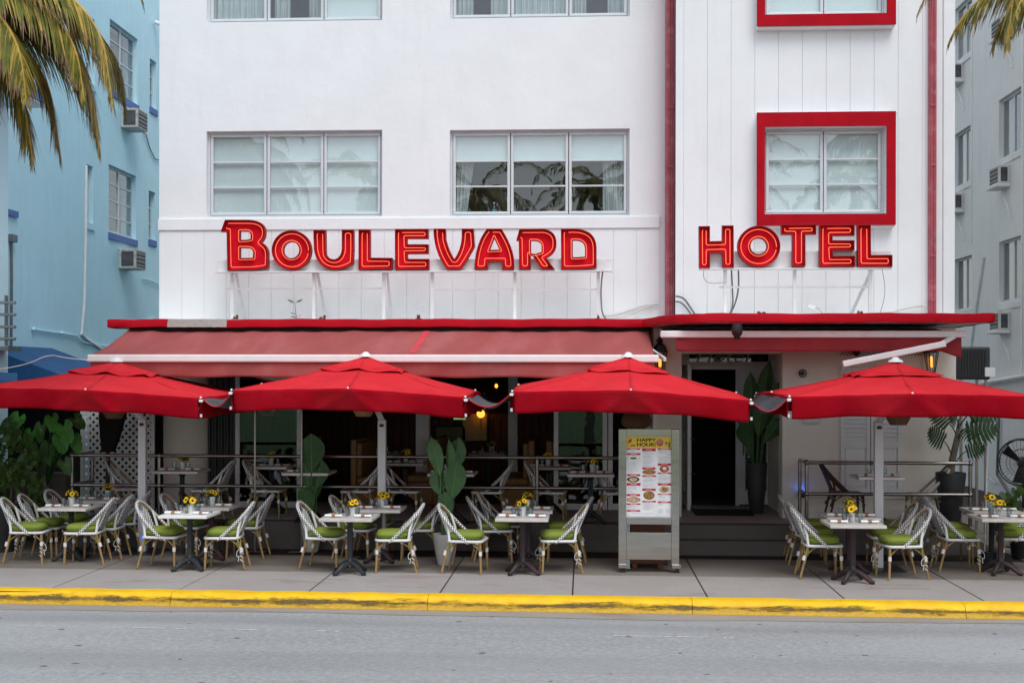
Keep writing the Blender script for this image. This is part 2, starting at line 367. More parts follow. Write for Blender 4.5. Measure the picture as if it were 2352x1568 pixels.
def kerb_mat():
    m, n, l, b = nmat('kerb_yellow'); co = coord(n, l)
    sx = n.new('ShaderNodeSeparateXYZ'); l.new(co, sx.inputs[0])
    c = ramp(n, l, noise(n, l, co, 5, 6), [(.3, (.72, .40, .0)), (.7, (.88, .54, .0))])
    z = sx.outputs[2]
    # lower face: old paint browned by road dirt, ragged upper edge
    n1 = noise(n, l, coord(n, l, (.8, 2, 3)), 2.6, 9, .7)
    low = ramp(n, l, mathn(n, l, 'ADD', mathn(n, l, 'MULTIPLY_ADD', z, -9.0, -.62), mathn(n, l, 'MULTIPLY', n1, 1.0)), [(.42, (0, 0, 0)), (.56, (.75,) * 3)])
    c = mixc(n, l, low, c, ramp(n, l, noise(n, l, coord(n, l, (2, 2, 7)), 11, 6, .7), [(.3, (.20, .11, .01)), (.7, (.62, .36, .008))]))
    # dark tyre scuffs in patches along the middle of the face
    n2 = noise(n, l, coord(n, l, (.45, 1, 3.2)), 3.1, 12, .82)
    band = mathn(n, l, 'SUBTRACT', 1.0, mathn(n, l, 'MULTIPLY', mathn(n, l, 'ABSOLUTE', mathn(n, l, 'ADD', z, .085)), 13.0))
    msk = ramp(n, l, mathn(n, l, 'ADD', mathn(n, l, 'MULTIPLY', n2, 1.35), mathn(n, l, 'MULTIPLY', band, .32)), [(.88, (0, 0, 0)), (.96, (.45,) * 3), (1.0, (.92,) * 3)])
    c = mixc(n, l, msk, c, ramp(n, l, noise(n, l, co, 30, 5, .7), [(.35, (.03, .024, .018)), (.7, (.14, .085, .015))]))
    l.new(c, b.inputs['Base Color']); b.inputs['Roughness'].default_value = .6
    bump(n, l, mathn(n, l, 'SUBTRACT', noise(n, l, co, 25, 6, .7), msk), b, .008, .7)
kerb_mat()
# ================================================================ ground
ZR = -.16
struct(MB().box(-60, 60, -60, 60, -.9, -.30).build('ground', 'lawn_grass'))
struct(MB().box(-40, 40, 3.0, 15.2, -.29, ZR).build('road', 'asphalt'))
gx = [-14 + i * 1.0 for i in range(29)]
mb = MB()
mb.add([(x, kerbY(x) - .56 - .05 * math.sin(x * .8 + 1) - .03 * math.sin(x * 2.3), ZR + .004) for x in gx] + [(x, kerbY(x) - .255, ZR + .006) for x in gx], [(i, i + 1, i + 30 - 1 + 1 - 0, i + 29) for i in range(28)])
struct(mb.build('gutter', 'gutter_concrete'))
# kerb: rounded yellow upstand cast in lengths
prof = [(-.27, ZR - .1), (-.27, ZR + .012), (-.25, ZR + .03), (-.235, -.075), (-.215, -.035), (-.18, -.008), (-.13, 0), (-.012, .002), (-.012, ZR - .1)]
kerb = struct(MB().box(-14, 14, 14.6, 14.9, -.29, -.2).build('kerb', 'joint_dark'))
kx = [-14.0]
while kx[-1] < 14: kx.append(kx[-1] + 3.05)
for a, b_ in zip(kx, kx[1:]):
    n = 12; mb = MB()
    for i in range(n + 1):
        x = a + (b_ - a) * i / n - (.006 if i == n else 0)
        w = .004 * math.sin(x * 7) + .003 * math.sin(x * 17 + 1)
        mb.v += [(x, kerbY(x) + p[0] + w, p[1] + w * .6 * (p[1] > -.1)) for p in prof]
    m = len(prof)
    mb.f = [(i * m + j, (i + 1) * m + j, (i + 1) * m + (j + 1) % m, i * m + (j + 1) % m) for i in range(n) for j in range(m)]
    mb.f += [tuple(range(m)), tuple(n * m + j for j in range(m))[::-1]]; mb.m = [0] * len(mb.f)
    mb.build('kerb_stone', 'kerb_yellow', kerb, smooth=True)
# pavement slabs, 1.5 m, with tooled joints
pave = struct(MB().box(-40, 40, 14.7, 40, -.28, -.014).build('pavement', 'joint_dark'))
jx = []
for u, v in ((486.1, 1313.8), (754.5, 1315.6), (1038.6, 1318.6), (1583.4, 1327.1), (1880.3, 1331.2), (2182.7, 1335.5)): jx.append(G(u, v).x)
st = (jx[-1] - jx[0]) / 6
cols = [jx[0] + st * i for i in range(-5, 12)]
rows = [None, 16.32, 17.86, 19.4, 20.9, 22.4, 24]
for i in range(len(cols) - 1):
    for r in range(6):
        if r >= 2 and -6.2 < cols[i] and cols[i + 1] < 6.2: continue
        a, b_ = cols[i] + .009, cols[i + 1] - .009
        y0a, y0b = (kerbY(a), kerbY(b_)) if r == 0 else (rows[r] + .026 + SK * .6 * a * (r < 2), rows[r] + .026 + SK * .6 * b_ * (r < 2))
        y1a, y1b = rows[r + 1] - .022 + SK * .6 * a * (r < 1), rows[r + 1] - .022 + SK * .6 * b_ * (r < 1)
        dz = random.uniform(-.003, .001); e = .006
        P = [(a, y0a), (b_, y0b), (b_, y1b), (a, y1a)]; Q = [(a + e, y0a + e), (b_ - e, y0b + e), (b_ - e, y1b - e), (a + e, y1a - e)]
        mb = MB().add([(x, y, -.02) for x, y in P] + [(x, y, dz - .004) for x, y in P] + [(x, y, dz) for x, y in Q], [(0, 1, 5, 4), (1, 2, 6, 5), (2, 3, 7, 6), (3, 0, 4, 7), (4, 5, 9, 8), (5, 6, 10, 9), (6, 7, 11, 10), (7, 4, 8, 11), (8, 9, 10, 11)])
        mb.build('slab', 'pavement' if r == 0 else 'pavement_stain_shade', pave)
# worn white line in the road
pm('road_paint', (.62, .63, .63), .7, .25, 20)
mb = MB()
for a, b_ in ((0, 55), (95, 160), (205, 225), (300, 308), (330, 350), (570, 660), (690, 915), (950, 1015), (1055, 1068), (1178, 1212), (1228, 1288), (1310, 1470), (1500, 1542), (1792, 1850), (1905, 1925), (2080, 2115), (2235, 2260)):
    xa, xb = [G((k / 2.352) * .9408, 1457, ZR).x for k in (a, b_)]
    for q in range(max(1, int((xb - xa) / .12))):
        t0 = xa + q * .12; w = random.uniform(.010, .02)
        yl = 13.27 + SK * t0; mb.add([(t0, yl - w, ZR + .004), (min(xb, t0 + .12), yl - w * random.uniform(.6, 1), ZR + .004), (min(xb, t0 + .12), yl + w * random.uniform(.6, 1), ZR + .004), (t0, yl + w, ZR + .004)], [(0, 1, 2, 3)])
for a, b_ in ((0, 70), (95, 285), (295, 345), (370, 555), (640, 655), (675, 702)):
    xa, xb = [G((1500 + k / 2.352) * .9408, 1474, ZR).x for k in (a, b_)]
    yl = 13.27 + SK * xa; mb.add([(xa, yl - .018, ZR + .004), (xb, yl - .012, ZR + .004), (xb, yl + .014, ZR + .004), (xa, yl + .018, ZR + .004)], [(0, 1, 2, 3)])
struct(mb.build('road_marking', 'road_paint'))
# terrace with entry step
xt0, xt1 = X(168, YTER), X(2232, YTER)
terr = struct(MB().box(xt0, xt1, YTER, 27, -.013, ZT).build('terrace', 'terrace_stone', bevel=.012))
struct(MB().box(xt0 + .35, xt1 - .35, YTER + .30, 21.3, ZT + .001, ZT + .004).build('terrace_floor', 'terrazzo'))
xs0, xs1 = X(1545, 18.4), X(1838, 18.4)
struct(MB().box(xs0, xs1, 18.24, YTER - .003, -.012, .2).build('entry_step', 'terrace_stone', bevel=.012))
# near side of the street (seen only in reflections): kerb and park lawn
struct(MB().box(-40, 40, -60, 2.98, -.31, -.02).build('park_lawn', 'lawn_grass'))
struct(MB().box(-40, 40, 1.2, 2.97, -.05, 0).build('promenade', 'pavement'))

# ================================================================ the hotel
hx0, hx1 = X(365, YF), X(2190, YT)
xb = X(1551, YT)                                   # where the entrance bay begins
HT = 11.2
hotel = thing('hotel_building', 'white art deco hotel with red canopy and red framed windows', 'building', ((hx0 + hx1) / 2, 23, ZT))
def wall_open(mb, x0, x1, z0, z1, y0, y1, holes):
    "front and back faces with rectangular openings and their reveals"
    xs = sorted({x0, x1, *[h[0] for h in holes], *[h[1] for h in holes]}); zs = sorted({z0, z1, *[h[2] for h in holes], *[h[3] for h in holes]})
    for a, b_ in zip(xs, xs[1:]):
        for c, d in zip(zs, zs[1:]):
            if any(h[0] - 1e-6 <= a and b_ <= h[1] + 1e-6 and h[2] - 1e-6 <= c and d <= h[3] + 1e-6 for h in holes): continue
            mb.add([(a, y0, c), (b_, y0, c), (b_, y0, d), (a, y0, d)], [(0, 1, 2, 3)]); mb.add([(a, y1, c), (b_, y1, c), (b_, y1, d), (a, y1, d)], [(3, 2, 1, 0)])
    for h in holes:
        a, b_, c, d = h[:4]
        mb.add([(x, y, z) for y in (y0, y1) for x, z in ((a, c), (b_, c), (b_, d), (a, d))], [(0, 1, 5, 4), (1, 2, 6, 5), (2, 3, 7, 6), (3, 0, 4, 7)])
    mb.add([(x, y, z) for y in (y0, y1) for x, z in ((x0, z0), (x1, z0), (x1, z1), (x0, z1))], [(4, 5, 1, 0), (5, 6, 2, 1), (6, 7, 3, 2), (7, 4, 0, 3)])
def rect(u0, u1, v0, v1, Y):
    "opening given by its picture edges on plane Y -> x0,x1,z0,z1"
    a, b_ = W(u0, v1, Y), W(u1, v0, Y); c = W((u0 + u1) / 2, v1, Y); d = W((u0 + u1) / 2, v0, Y)
    return (a.x, b_.x, c.z, d.z)
wL = rect(474, 878, 300, 498, YF); wM = rect(1033, 1446, 297, 496, YF)
fl = 3.27                                           # storey height between the two window rows
wL2 = (wL[0], wL[1], W(676, 50, YF).z, W(676, 50, YF).z + 1.38); wM2 = (wM[0], wM[1], W(1240, 41, YF).z, W(1240, 41, YF).z + 1.38)
mb = MB(); wall_open(mb, hx0, xb, ZCB + .02, HT, YF, YF + .25, [wL, wM, wL2, wM2]); mb.build('wall', 'white_stucco', hotel, world=True)
YB = YT - .18                                       # face of the red window boxes
fo = rect(1738, 2058, 257, 517, YB); wR = rect(1757, 2037, 290, 491, YB)
fo2 = (fo[0], fo[1], W(1898, 58, YB).z, W(1898, 58, YB).z + fo[3] - fo[2]); wR2 = (wR[0], wR[1], fo2[2] + wR[2] - fo[2], fo2[3] + wR[3] - fo[3])
mb = MB(); wall_open(mb, xb, hx1, ZCB + .02, HT, YT, YT + .25, [wR, wR2]); mb.box(xb, xb + .02, YT + .01, YF, ZCB + .02, HT - .01)
mb.build('wall', 'white_stucco', hotel, world=True)
# shell behind: sides, back, roof, floors
mb = MB(); ye = 28
mb.box(hx0, hx0 + .25, YF + .25, ye, ZT, HT); mb.box(hx1 - .25, hx1, YT + .25, ye, ZT, HT); mb.box(hx0 + .25, hx1 - .25, ye - .25, ye, ZT, HT)
mb.box(hx0, hx1, YF + .25, ye, HT, HT + .3); mb.build('wall', 'white_stucco', hotel, world=True)
mb = MB(); mb.box(hx0 + .25, hx1 - .25, YF + .26, ye - .25, ZCB, 3.62); mb.box(hx0 + .25, hx1 - .25, YF + .26, ye - .25, 6.72, 6.95)
mb.box(hx0 + .25, hx1 - .25, 24.5, 24.7, 3.62, HT); mb.box(-2.6, -2.5, YF + .26, 24.5, 3.62, HT); mb.box(1.45, 1.55, YF + .26, 24.5, 3.62, HT)
mb.build('upper_floor', 'room_wall', hotel, world=True)
# raised string course below the first-floor windows
zb0, zb1 = W(940, 527, YF).z, W(940, 500, YF).z
MB().box(hx0 - .012, X(1515, YF), YF - .035, YF - .002, zb0, zb1).build('string_course', 'white_stucco', hotel, bevel=.01, world=True)
# scored wall panels with recessed joints
def panels(xs, z0, z1, Y):
    for a, b_ in zip(xs, xs[1:]):
        MB().box(a + .005, b_ - .005, Y - .010, Y - .001, z0, z1).build('wall_panel', 'panel_white', hotel, bevel=.003, world=True)
def lin(a, b_, n): return [a + (b_ - a) * i / n for i in range(n + 1)]
panels(lin(hx0 + .01, X(1515, YF), 22), ZCT + .02, zb0 - .004, YF)
px = [xb + .12 + i * .36 for i in range(13)]; px = [p for p in px if p < hx1 - .18] + [hx1 - .17]
for a, b_ in zip(px, px[1:]):
    hit = b_ > fo[0] and a < fo[1]
    for z0, z1 in ((ZCT + .02, fo[2] - .005), (fo[3] + .005, fo2[2] - .005), (fo2[3] + .005, HT - .05)) if hit else ((ZCT + .02, HT - .05),):
        MB().box(a + .004, b_ - .004, YT - .010, YT - .001, z0, z1).build('wall_panel', 'panel_white', hotel, bevel=.003, world=True)
MB().box(hx1 - .165, hx1 + .012, YT - .03, YT - .001, ZCT + .02, HT).build('pilaster', 'white_stucco', hotel, bevel=.012, world=True)
# red window boxes
for o, w in ((fo, wR), (fo2, wR2)):
    mb = MB()
    for (a, b_, c, d) in ((o[0], o[1], w[3], o[3]), (o[0], o[1], o[2], w[2]), (o[0], w[0], w[2], w[3]), (w[1], o[1], w[2], w[3])):
        mb.box(a, b_, YB, YB + .03, c, d)
    bx = mb.build('window_box', 'red_paint', hotel, world=True)
    mb = MB()
    for (a, b_, c, d) in ((o[0] + .012, o[1] - .012, w[3] + .006, o[3] - .012), (o[0] + .012, o[1] - .012, o[2] - .03, w[2] - .006), (o[0] + .012, w[0] - .004, w[2] - .006, w[3] + .006), (w[1] + .004, o[1] - .012, w[2] - .006, w[3] + .006)):
        mb.box(a, b_, YB + .031, YT + .002, c, d)
    mb.build('box_side', 'white_stucco', bx, world=True)
# windows ---------------------------------------------------------
def window(parent, w, Y, npan, rows, blinds, fm='frame_white', gm='pane_glass', wall_depth=.25):
    x0, x1, z0, z1 = w; f = .045
    mb = MB(); mb.box(x0, x1, Y, Y + .09, z1 - .035, z1); mb.box(x0, x1, Y, Y + .09, z0, z0 + .04)
    mb.box(x0, x0 + .035, Y + .001, Y + .089, z0 + .04, z1 - .035); mb.box(x1 - .035, x1, Y + .001, Y + .089, z0 + .04, z1 - .035)
    win = mb.build('window', fm, parent, bevel=.004, world=True)
    a0, a1, c0, c1 = x0 + .036, x1 - .036, z0 + .041, z1 - .036
    pw = (a1 - a0) / npan
    for i in range(npan):
        s0, s1 = a0 + pw * i + .006, a0 + pw * (i + 1) - .006
        mb = MB()
        mb.box(s0, s1, Y - .012, Y + .05, c1 - f, c1 - .002); mb.box(s0, s1, Y - .012, Y + .05, c0 + .002, c0 + f)
        mb.box(s0, s0 + f, Y - .012, Y + .05, c0 + f, c1 - f); mb.box(s1 - f, s1, Y - .012, Y + .05, c0 + f, c1 - f)
        mb.build('sash', fm, win, bevel=.008, world=True)
        g0, g1, h0, h1 = s0 + f, s1 - f, c0 + f, c1 - f; rh = (h1 - h0) / rows
        for r in range(1, rows):
            MB().box(g0 + .001, g1 - .001, Y - .004, Y + .035, h0 + rh * r - .013, h0 + rh * r + .013).build('glazing_bar', fm, win, bevel=.004, world=True)
        for r in range(rows):
            MB().box(g0 + .001, g1 - .001, Y + .012, Y + .016, h0 + rh * r + (.014 if r else 0), h0 + rh * (r + 1) - (.014 if r < rows - 1 else 0)).build('pane', gm, win, world=True)
        bl = blinds[i]
        if bl and bl > 0: MB().box(s0 - .01, s1 + .01, Y + .06, Y + .064, z1 - .03 - (z1 - z0) * bl, z1 - .02).build('blind', 'blind', win, world=True)
        if bl == -1:                                    # striped net curtains
            MB().grid(lambda a, b_: (s0 + (s1 - s0) * a, Y + .18 + .025 * math.sin(a * 60), z0 + .03 + (z1 - z0 - .06) * b_), 90, 1).build('curtain', 'curtain', win, smooth=True, world=True)
    return win
window(hotel, wL, YF + .10, 3, 3, [1, 1, 1])
wm = window(hotel, wM, YF + .10, 3, 3, [.33, .33, .33])
for xa, xc, sl in ((wM[0] + .05, wM[0] + .42, -.18), (wM[1] - .42, wM[1] - .05, 0)):
    MB().grid(lambda a, b_: (xa + (xc - xa + sl * (1 - b_)) * a, YF + .33 + .03 * math.sin(a * 28), wM[2] + .02 + (wM[3] - wM[2] - .05) * b_), 44, 1).build('curtain', 'curtain', wm, smooth=True, world=True)
w2 = window(hotel, wL2, YF + .10, 3, 3, [-1, 0, 1]); w3 = window(hotel, wM2, YF + .10, 3, 3, [0, -1, 0])
for ww, spans in ((w2, ((.36, .45), (.56, .64))), (w3, ((.02, .12), (.22, .32), (.68, .76), (.88, .98)))):
    wq = wL2 if ww is w2 else wM2
    for p, q in spans:
        xa, xc = wq[0] + (wq[1] - wq[0]) * p, wq[0] + (wq[1] - wq[0]) * q
        MB().grid(lambda a, b_: (xa + (xc - xa) * a, YF + .34 + .025 * math.sin(a * 26), wq[2] + .03 + (wq[3] - wq[2] - .06) * b_), 40, 1).build('curtain', 'curtain', ww, smooth=True, world=True)
window(hotel, wR, YT + .02, 2, 3, [1, 1]); window(hotel, wR2, YT + .02, 2, 3, [1, 1])
# red rainwater chases running down beside the bay
for u0, u1, Y in ((1530.5, 1549, YF - .42), (2134, 2150.5, YT - .10)):
    a, b_ = X(u0, Y), X(u1, Y); mb = MB(); m_ = (a + b_) / 2
    mb.box(a, b_, Y, Y + (.40 if u0 < 2000 else .08), ZCT - .02, HT)
    ch = mb.build('pipe_casing', 'pipe_red', hotel, bevel=.006, world=True)
    for k in (-.022, .022): MB().tube([(m_ + k, Y - .006, ZCT + .02), (m_ + k, Y - .006, HT)], .012, 8).build('conduit', 'pipe_red', ch, smooth=True, world=True)
    for zz in (Z(250, Y), Z(590, Y), Z(690, Y), Z(385, Y)):
        MB().box(a + .01, b_ - .01, Y - .022, Y - .001, zz - .02, zz + .02).build('clamp', 'pipe_red', ch, bevel=.004, world=True)
# canopy slab ----------------------------------------------------
xc0, xc1 = X(250, YCL), X(2285, YCR); xq0, xq1 = X(1478, YCL), X(1625, YCR)
pl = [(xc0, YCL)] + [(xq0 + (xq1 - xq0) * t, YCL + (YCR - YCL) * (1 - (1 - t) ** 2.2) if t < 1 else YCR) for t in [i / 14 for i in range(15)]] + [(xc1 - .06, YCR), (xc1, YCR + .06), (xc1, 21), (hx1 + .02, 21), (hx1 + .02, YT + .05), (xb, YT + .05), (xb, YF + .05), (hx0 - .02, YF + .05), (hx0 - .02, 21), (xc0, 21)]
can = MB().prism(pl, lambda x, y: (x, y, ZCB + .01), lambda x, y: (x, y, ZCT - .002)).build('canopy', 'soffit_white', hotel, world=True)
front = [(xc0 - .012, 21), (xc0 - .012, YCL - .012)] + [(p[0] - .004, p[1] - .012) for p in pl[1:16]] + [(xc1 - .055, YCR - .012), (xc1 + .012, YCR + .055), (xc1 + .012, 21)]
mb = MB()
sub = []
for p, q in zip(front, front[1:]):
    k = max(1, int(math.hypot(q[0] - p[0], q[1] - p[1]) / .2))
    sub += [(p[0] + (q[0] - p[0]) * i / k, p[1] + (q[1] - p[1]) * i / k) for i in range(k)]
sub.append(front[-1])
wob = [.004 * math.sin(i * 1.7) + .004 * math.sin(i * .61) for i in range(len(sub))]
prf = [(0, ZCB), (-.012, ZCB + .012), (-.012, ZCT - .014), (0, ZCT), (.09, ZCT + .004)]
for i, (x, y) in enumerate(sub):
    a = Vector(sub[max(0, i - 1)]); b_ = Vector(sub[min(len(sub) - 1, i + 1)]); d = (b_ - a).normalized(); nn = Vector((d.y, -d.x))
    for o, z in prf: mb.v.append((x - nn.x * o, y - nn.y * o, z + wob[i]))
mb.f = [(i * 5 + j, (i + 1) * 5 + j, (i + 1) * 5 + j + 1, i * 5 + j + 1) for i in range(len(sub) - 1) for j in range(4)]; mb.m = [0] * len(mb.f)
fas = mb.build('fascia', 'red_paint', can, smooth=True, world=True)
# stretch of fascia where the red render has come off
a, b_ = X(387, YCL), X(522, YCL); random.seed(3)
top = [(a + (b_ - a) * i / 14, ZCT + random.uniform(-.004, .004)) for i in range(15)]; bot = [(a + (b_ - a) * i / 14 + random.uniform(-.02, .02), ZCB + .002 + random.uniform(0, .008)) for i in range(15)]
mb = MB().prism(top + bot[::-1], lambda x, z: (x, YCL - .030, z), lambda x, z: (x, YCL - .02, z)); tag(mb.build('bare_patch', 'bare_concrete', can, world=True), 'bare grey concrete where the red paint has broken away')
# soffit edge trim and dark gap under the canopy
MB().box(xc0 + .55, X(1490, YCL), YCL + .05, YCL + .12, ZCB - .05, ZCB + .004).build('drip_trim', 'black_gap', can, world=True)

# ground floor -----------------------------------------------------
def blk(name, mat, u0, u1, z0, z1, Y, dep=.3, par=None, bev=.01):
    return MB().box(X(u0, Y), X(u1, Y), Y, Y + dep, z0, z1).build(name, mat, par or hotel, bevel=bev, world=True)
# rounded cream pier, entrance pier, shuttered wall
x0, x1 = X(352, YF), X(476, YF)
pp = [(x0, YF + 1.2), (x0, YF)] + [(x1 - .45 + .45 * math.sin(R(t)), YF + .45 - .45 * math.cos(R(t))) for t in range(0, 91, 9)] + [(x1, YF + 1.2)]
MB().prism(pp, lambda x, y: (x, y, ZT), lambda x, y: (x, y, ZCB)).build('pier', 'cream_stucco', hotel, smooth=True, world=True)
blk('pier', 'cream_stucco', 1500, 1566, ZT, ZCB, YT, 1.9)
blk('ground_wall', 'cream_stucco', 1797, 2196, ZT + .001, ZCB, YT, .3)
blk('skirting', 'cream_stucco', 1797.5, 2196, ZT, ZT + .16, YT - .025, .024)
blk('ledge', 'cream_stucco', 1860, 2160, Z(1139, YT), Z(1130, YT), YT - .04, .04)
# alcove round the entrance
YD = 21.35
blk('alcove_side', 'cream_stucco', 1797, 1835, ZT + .002, ZCB - .01, YT + .301, 1.9)
blk('alcove_lintel', 'cream_stucco', 1566, 1796, Z(812, YT), ZCB - .002, YT + .02, .2)
xd0, xd1, zd1 = X(1580, YD), X(1783, YD), Z(848, YD)
zl = Z(838, YD)
mb = MB(); mb.box(X(1560, YD), X(1800, YD), YD, YD + .1, zl, ZCB - .01); mb.box(X(1560, YD), xd0, YD + .001, YD + .1, ZT, zl); mb.box(xd1, X(1800, YD), YD + .001, YD + .1, ZT, zl)
mb.build('door_surround', 'cream_stucco', hotel, world=True)
mb = MB(); mb.box(xd0, xd1, YD - .03, YD + .08, zd1, zl); xm = X(1690, YD)
for a in (xd0, xm, xd1 - .06): mb.box(a, a + .06, YD - .03, YD + .08, ZT, zd1)
mb.build('door_frame', 'door_white', hotel, bevel=.006, world=True)
# transom light with etched script above the door
tr = MB().box(xd0 + .02, xd1 - .02, YD - .04, YD - .034, Z(833, YD) + .02, Z(806, YD)).build('transom', 'shop_glass', hotel, world=True)
MB().box(xd0 + .02, xd1 - .02, YD - .03, YD - .02, Z(833, YD) + .02, Z(806, YD)).build('transom_back', 'pot_dark', tr, world=True)
o = text_mesh('Hotel', .26, 'etched_lettering', 'print_grey', tr, Matrix.Translation(Vector((X(1660, YD), YD - .045, Z(820, YD))) - hotel.location) @ Matrix.Rotation(R(90), 4, 'X') @ Matrix.Shear('XZ', 4, (.35, 0)), .001, 1.5)
# open door leaf folded outward, fixed glazed leaf
mb = MB(); a, b_ = xd1 - .06, xm + .06
mb.box(b_, b_ + .1, YD - .02, YD + .03, ZT + .02, zd1); mb.box(a - .1, a, YD - .02, YD + .03, ZT + .02, zd1); mb.box(b_ + .1, a - .1, YD - .02, YD + .03, zd1 - .42, zd1); mb.box(b_ + .1, a - .1, YD - .02, YD + .03, ZT + .02, ZT + .25)
dl = mb.build('door', 'door_white', hotel, bevel=.006, world=True)
MB().box(b_ + .1, a - .1, YD, YD + .006, ZT + .25, zd1 - .42).build('pane', 'shop_glass', dl, world=True)
MB().tube([(b_ + .06, YD - .03, 1.25), (b_ + .06, YD - .09, 1.28), (b_ + .06, YD - .09, 1.65), (b_ + .06, YD - .03, 1.68)], .012).build('handle', 'steel', dl, smooth=True, world=True)
xo = X(1583, 20.4); mb = MB()
mb.box(xo - .03, xo + .02, 20.35, 20.45, ZT + .02, 2.75); mb.box(xo - .03, xo + .02, 21.2, 21.3, ZT + .02, 2.75); mb.box(xo - .03, xo + .02, 20.45, 21.2, 2.6, 2.75); mb.box(xo - .03, xo + .02, 20.45, 21.2, ZT + .02, ZT + .25)
d2 = mb.build('door', 'door_white', hotel, bevel=.005, world=True)
MB().box(xo - .008, xo, 20.45, 21.2, ZT + .25, 2.6).build('pane', 'shop_glass', d2, world=True)
for zz in (1.0, 1.55): MB().tube([(xo + .02, 20.4, zz), (xo + .10, 20.4, zz)], .012).build('handle', 'steel', d2, smooth=True, world=True)
# shutters on the cream wall
for u0, u1 in ((1931, 1999), (2001, 2071)):
    Y = YT - .05; a, b_ = X(u0, Y), X(u1, Y); zt, zbm = Z(842, Y), Z(1128, Y); zm = Z(1010, Y)
    mb = MB(); s_ = .055
    mb.box(a, a + s_, Y, Y + .045, zbm, zt); mb.box(b_ - s_, b_, Y, Y + .045, zbm, zt)
    for c, d in ((zbm, zbm + .08), (zm - .10, zm), (zt - .07, zt)): mb.box(a + s_, b_ - s_, Y + .001, Y + .044, c, d)
    sh = mb.build('shutter', 'door_white', hotel, bevel=.004, world=True)
    n = 16; h = (zt - .07 - zm) / n
    for i in range(n):
        z_ = zm + h * i
        MB().add([(a + s_, Y + .004, z_ + .002), (b_ - s_, Y + .004, z_ + .002), (b_ - s_, Y + .034, z_ + h * 1.12), (a + s_, Y + .034, z_ + h * 1.12), (a + s_, Y + .012, z_), (b_ - s_, Y + .012, z_), (b_ - s_, Y + .042, z_ + h * 1.1), (a + s_, Y + .042, z_ + h * 1.1)], [(0, 1, 2, 3), (7, 6, 5, 4), (0, 4, 5, 1), (3, 2, 6, 7)]).build('slat', 'door_white', sh, world=True)
    MB().box(a + s_ + .02, b_ - s_ - .02, Y + .012, Y + .04, zbm + .10, zm - .12).build('raised_panel', 'door_white', sh, bevel=.012, world=True)
    MB().box(a + s_, b_ - s_, Y + .036, Y + .044, zbm + .08, zm - .10).build('panel_back', 'door_white', sh, world=True)
# wall vent, shut-off valve, meter box on the cream wall
mb = MB(); a, b_ = X(2051 * .9408, YT), X(2150, YT); zz = Z(815, YT)
for r in range(3):
    for i in range(30): mb.box(a + (b_ - a) * (i + .5 * (r % 2)) / 31, a + (b_ - a) * (i + .5 * (r % 2)) / 31 + .02, YT - .012, YT - .001, zz + r * .03, zz + r * .03 + .018)
mb.build('wall_vent', 'ac_grille', hotel, world=True)
p = W(1842, 857, YT); mb = MB().tube([p + Vector((0, -.004, 0)), p + Vector((0, -.05, 0))], .03, 12)
mb.tube([p + Vector((.055 * math.cos(t * .5236), -.06, .055 * math.sin(t * .5236))) for t in range(12)], .009, 6, closed=True); mb.bar(p + Vector((-.05, -.06, 0)), p + Vector((.05, -.06, 0)), .01); mb.bar(p + Vector((0, -.06, -.05)), p + Vector((0, -.06, .05)), .01)
mb.build('valve_wheel', 'cast_iron', hotel, smooth=True, world=True)
blk('meter_box', 'white_metal', 1845, 1885, Z(968, YT), Z(940, YT), YT - .07, .069)
# restaurant front: timber header, glazed folding leaves, inside walls
blk('front_header', 'dark_timber', 477, 1499, 3.02, ZCB, YF + .06, .2)
def leaf(u0, u1, Y, gm='shop_glass', fm='door_white', rail=.10):
    a, b_ = X(u0, Y), X(u1, Y); mb = MB(); w_ = .075
    mb.box(a, a + w_, Y, Y + .05, ZT + .01, 3.0); mb.box(b_ - w_, b_, Y, Y + .05, ZT + .01, 3.0); mb.box(a + w_, b_ - w_, Y + .001, Y + .049, 2.9, 3.0); mb.box(a + w_, b_ - w_, Y + .001, Y + .049, ZT + .01, ZT + .01 + rail)
    o = mb.build('glazed_leaf', fm, hotel, bevel=.006, world=True)
    MB().box(a + w_, b_ - w_, Y + .02, Y + .026, ZT + .01 + rail, 2.9).build('pane', gm, o, world=True)
    return o
lf = leaf(540, 692, YF + .16);
text_mesh('Beach', .13, 'glass_lettering', 'print_grey', lf, Matrix.Translation(Vector((X(613, YF), YF + .175, Z(952, YF))) - hotel.location) @ Matrix.Rotation(R(90), 4, 'X'), .001); leaf(1272, 1395, YF + .16); leaf(1397, 1497, YF + .2)
mb = MB()
for i in range(9): mb.box(X(478 + i * 7, YF + .2), X(478 + i * 7 + 5, YF + .2), YF + .2 + .02 * (i % 2), YF + .26, ZT, 3.0)
mb.build('fluted_panel', 'pot_dark', hotel, world=True)
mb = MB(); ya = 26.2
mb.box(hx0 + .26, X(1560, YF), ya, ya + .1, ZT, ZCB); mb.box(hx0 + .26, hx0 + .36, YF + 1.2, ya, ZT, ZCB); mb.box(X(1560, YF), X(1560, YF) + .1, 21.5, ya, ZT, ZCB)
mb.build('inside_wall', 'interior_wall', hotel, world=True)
mb = MB(); xa_ = hx0 + .4
for i in range(52): mb.box(xa_ + i * .16, xa_ + i * .16 + .14, ya - .02, ya - .001, ZT, 1.7)
mb.box(xa_, X(1555, YF), ya - .05, ya - .021, 1.7, 1.78); mb.build('wainscot', 'timber_red', hotel, world=True)
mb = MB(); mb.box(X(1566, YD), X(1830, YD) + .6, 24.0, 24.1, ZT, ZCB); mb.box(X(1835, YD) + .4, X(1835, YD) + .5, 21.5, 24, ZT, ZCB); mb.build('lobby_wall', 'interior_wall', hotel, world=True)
for u, Y in ((1175, 22.8),): blk('inside_column', 'fluted' if 0 else 'door_white', u - 8, u + 14, ZT, ZCB, Y, .2)
blk('inside_column', 'door_white', 955, 985, ZT, ZCB - .003, 22.0, .25)

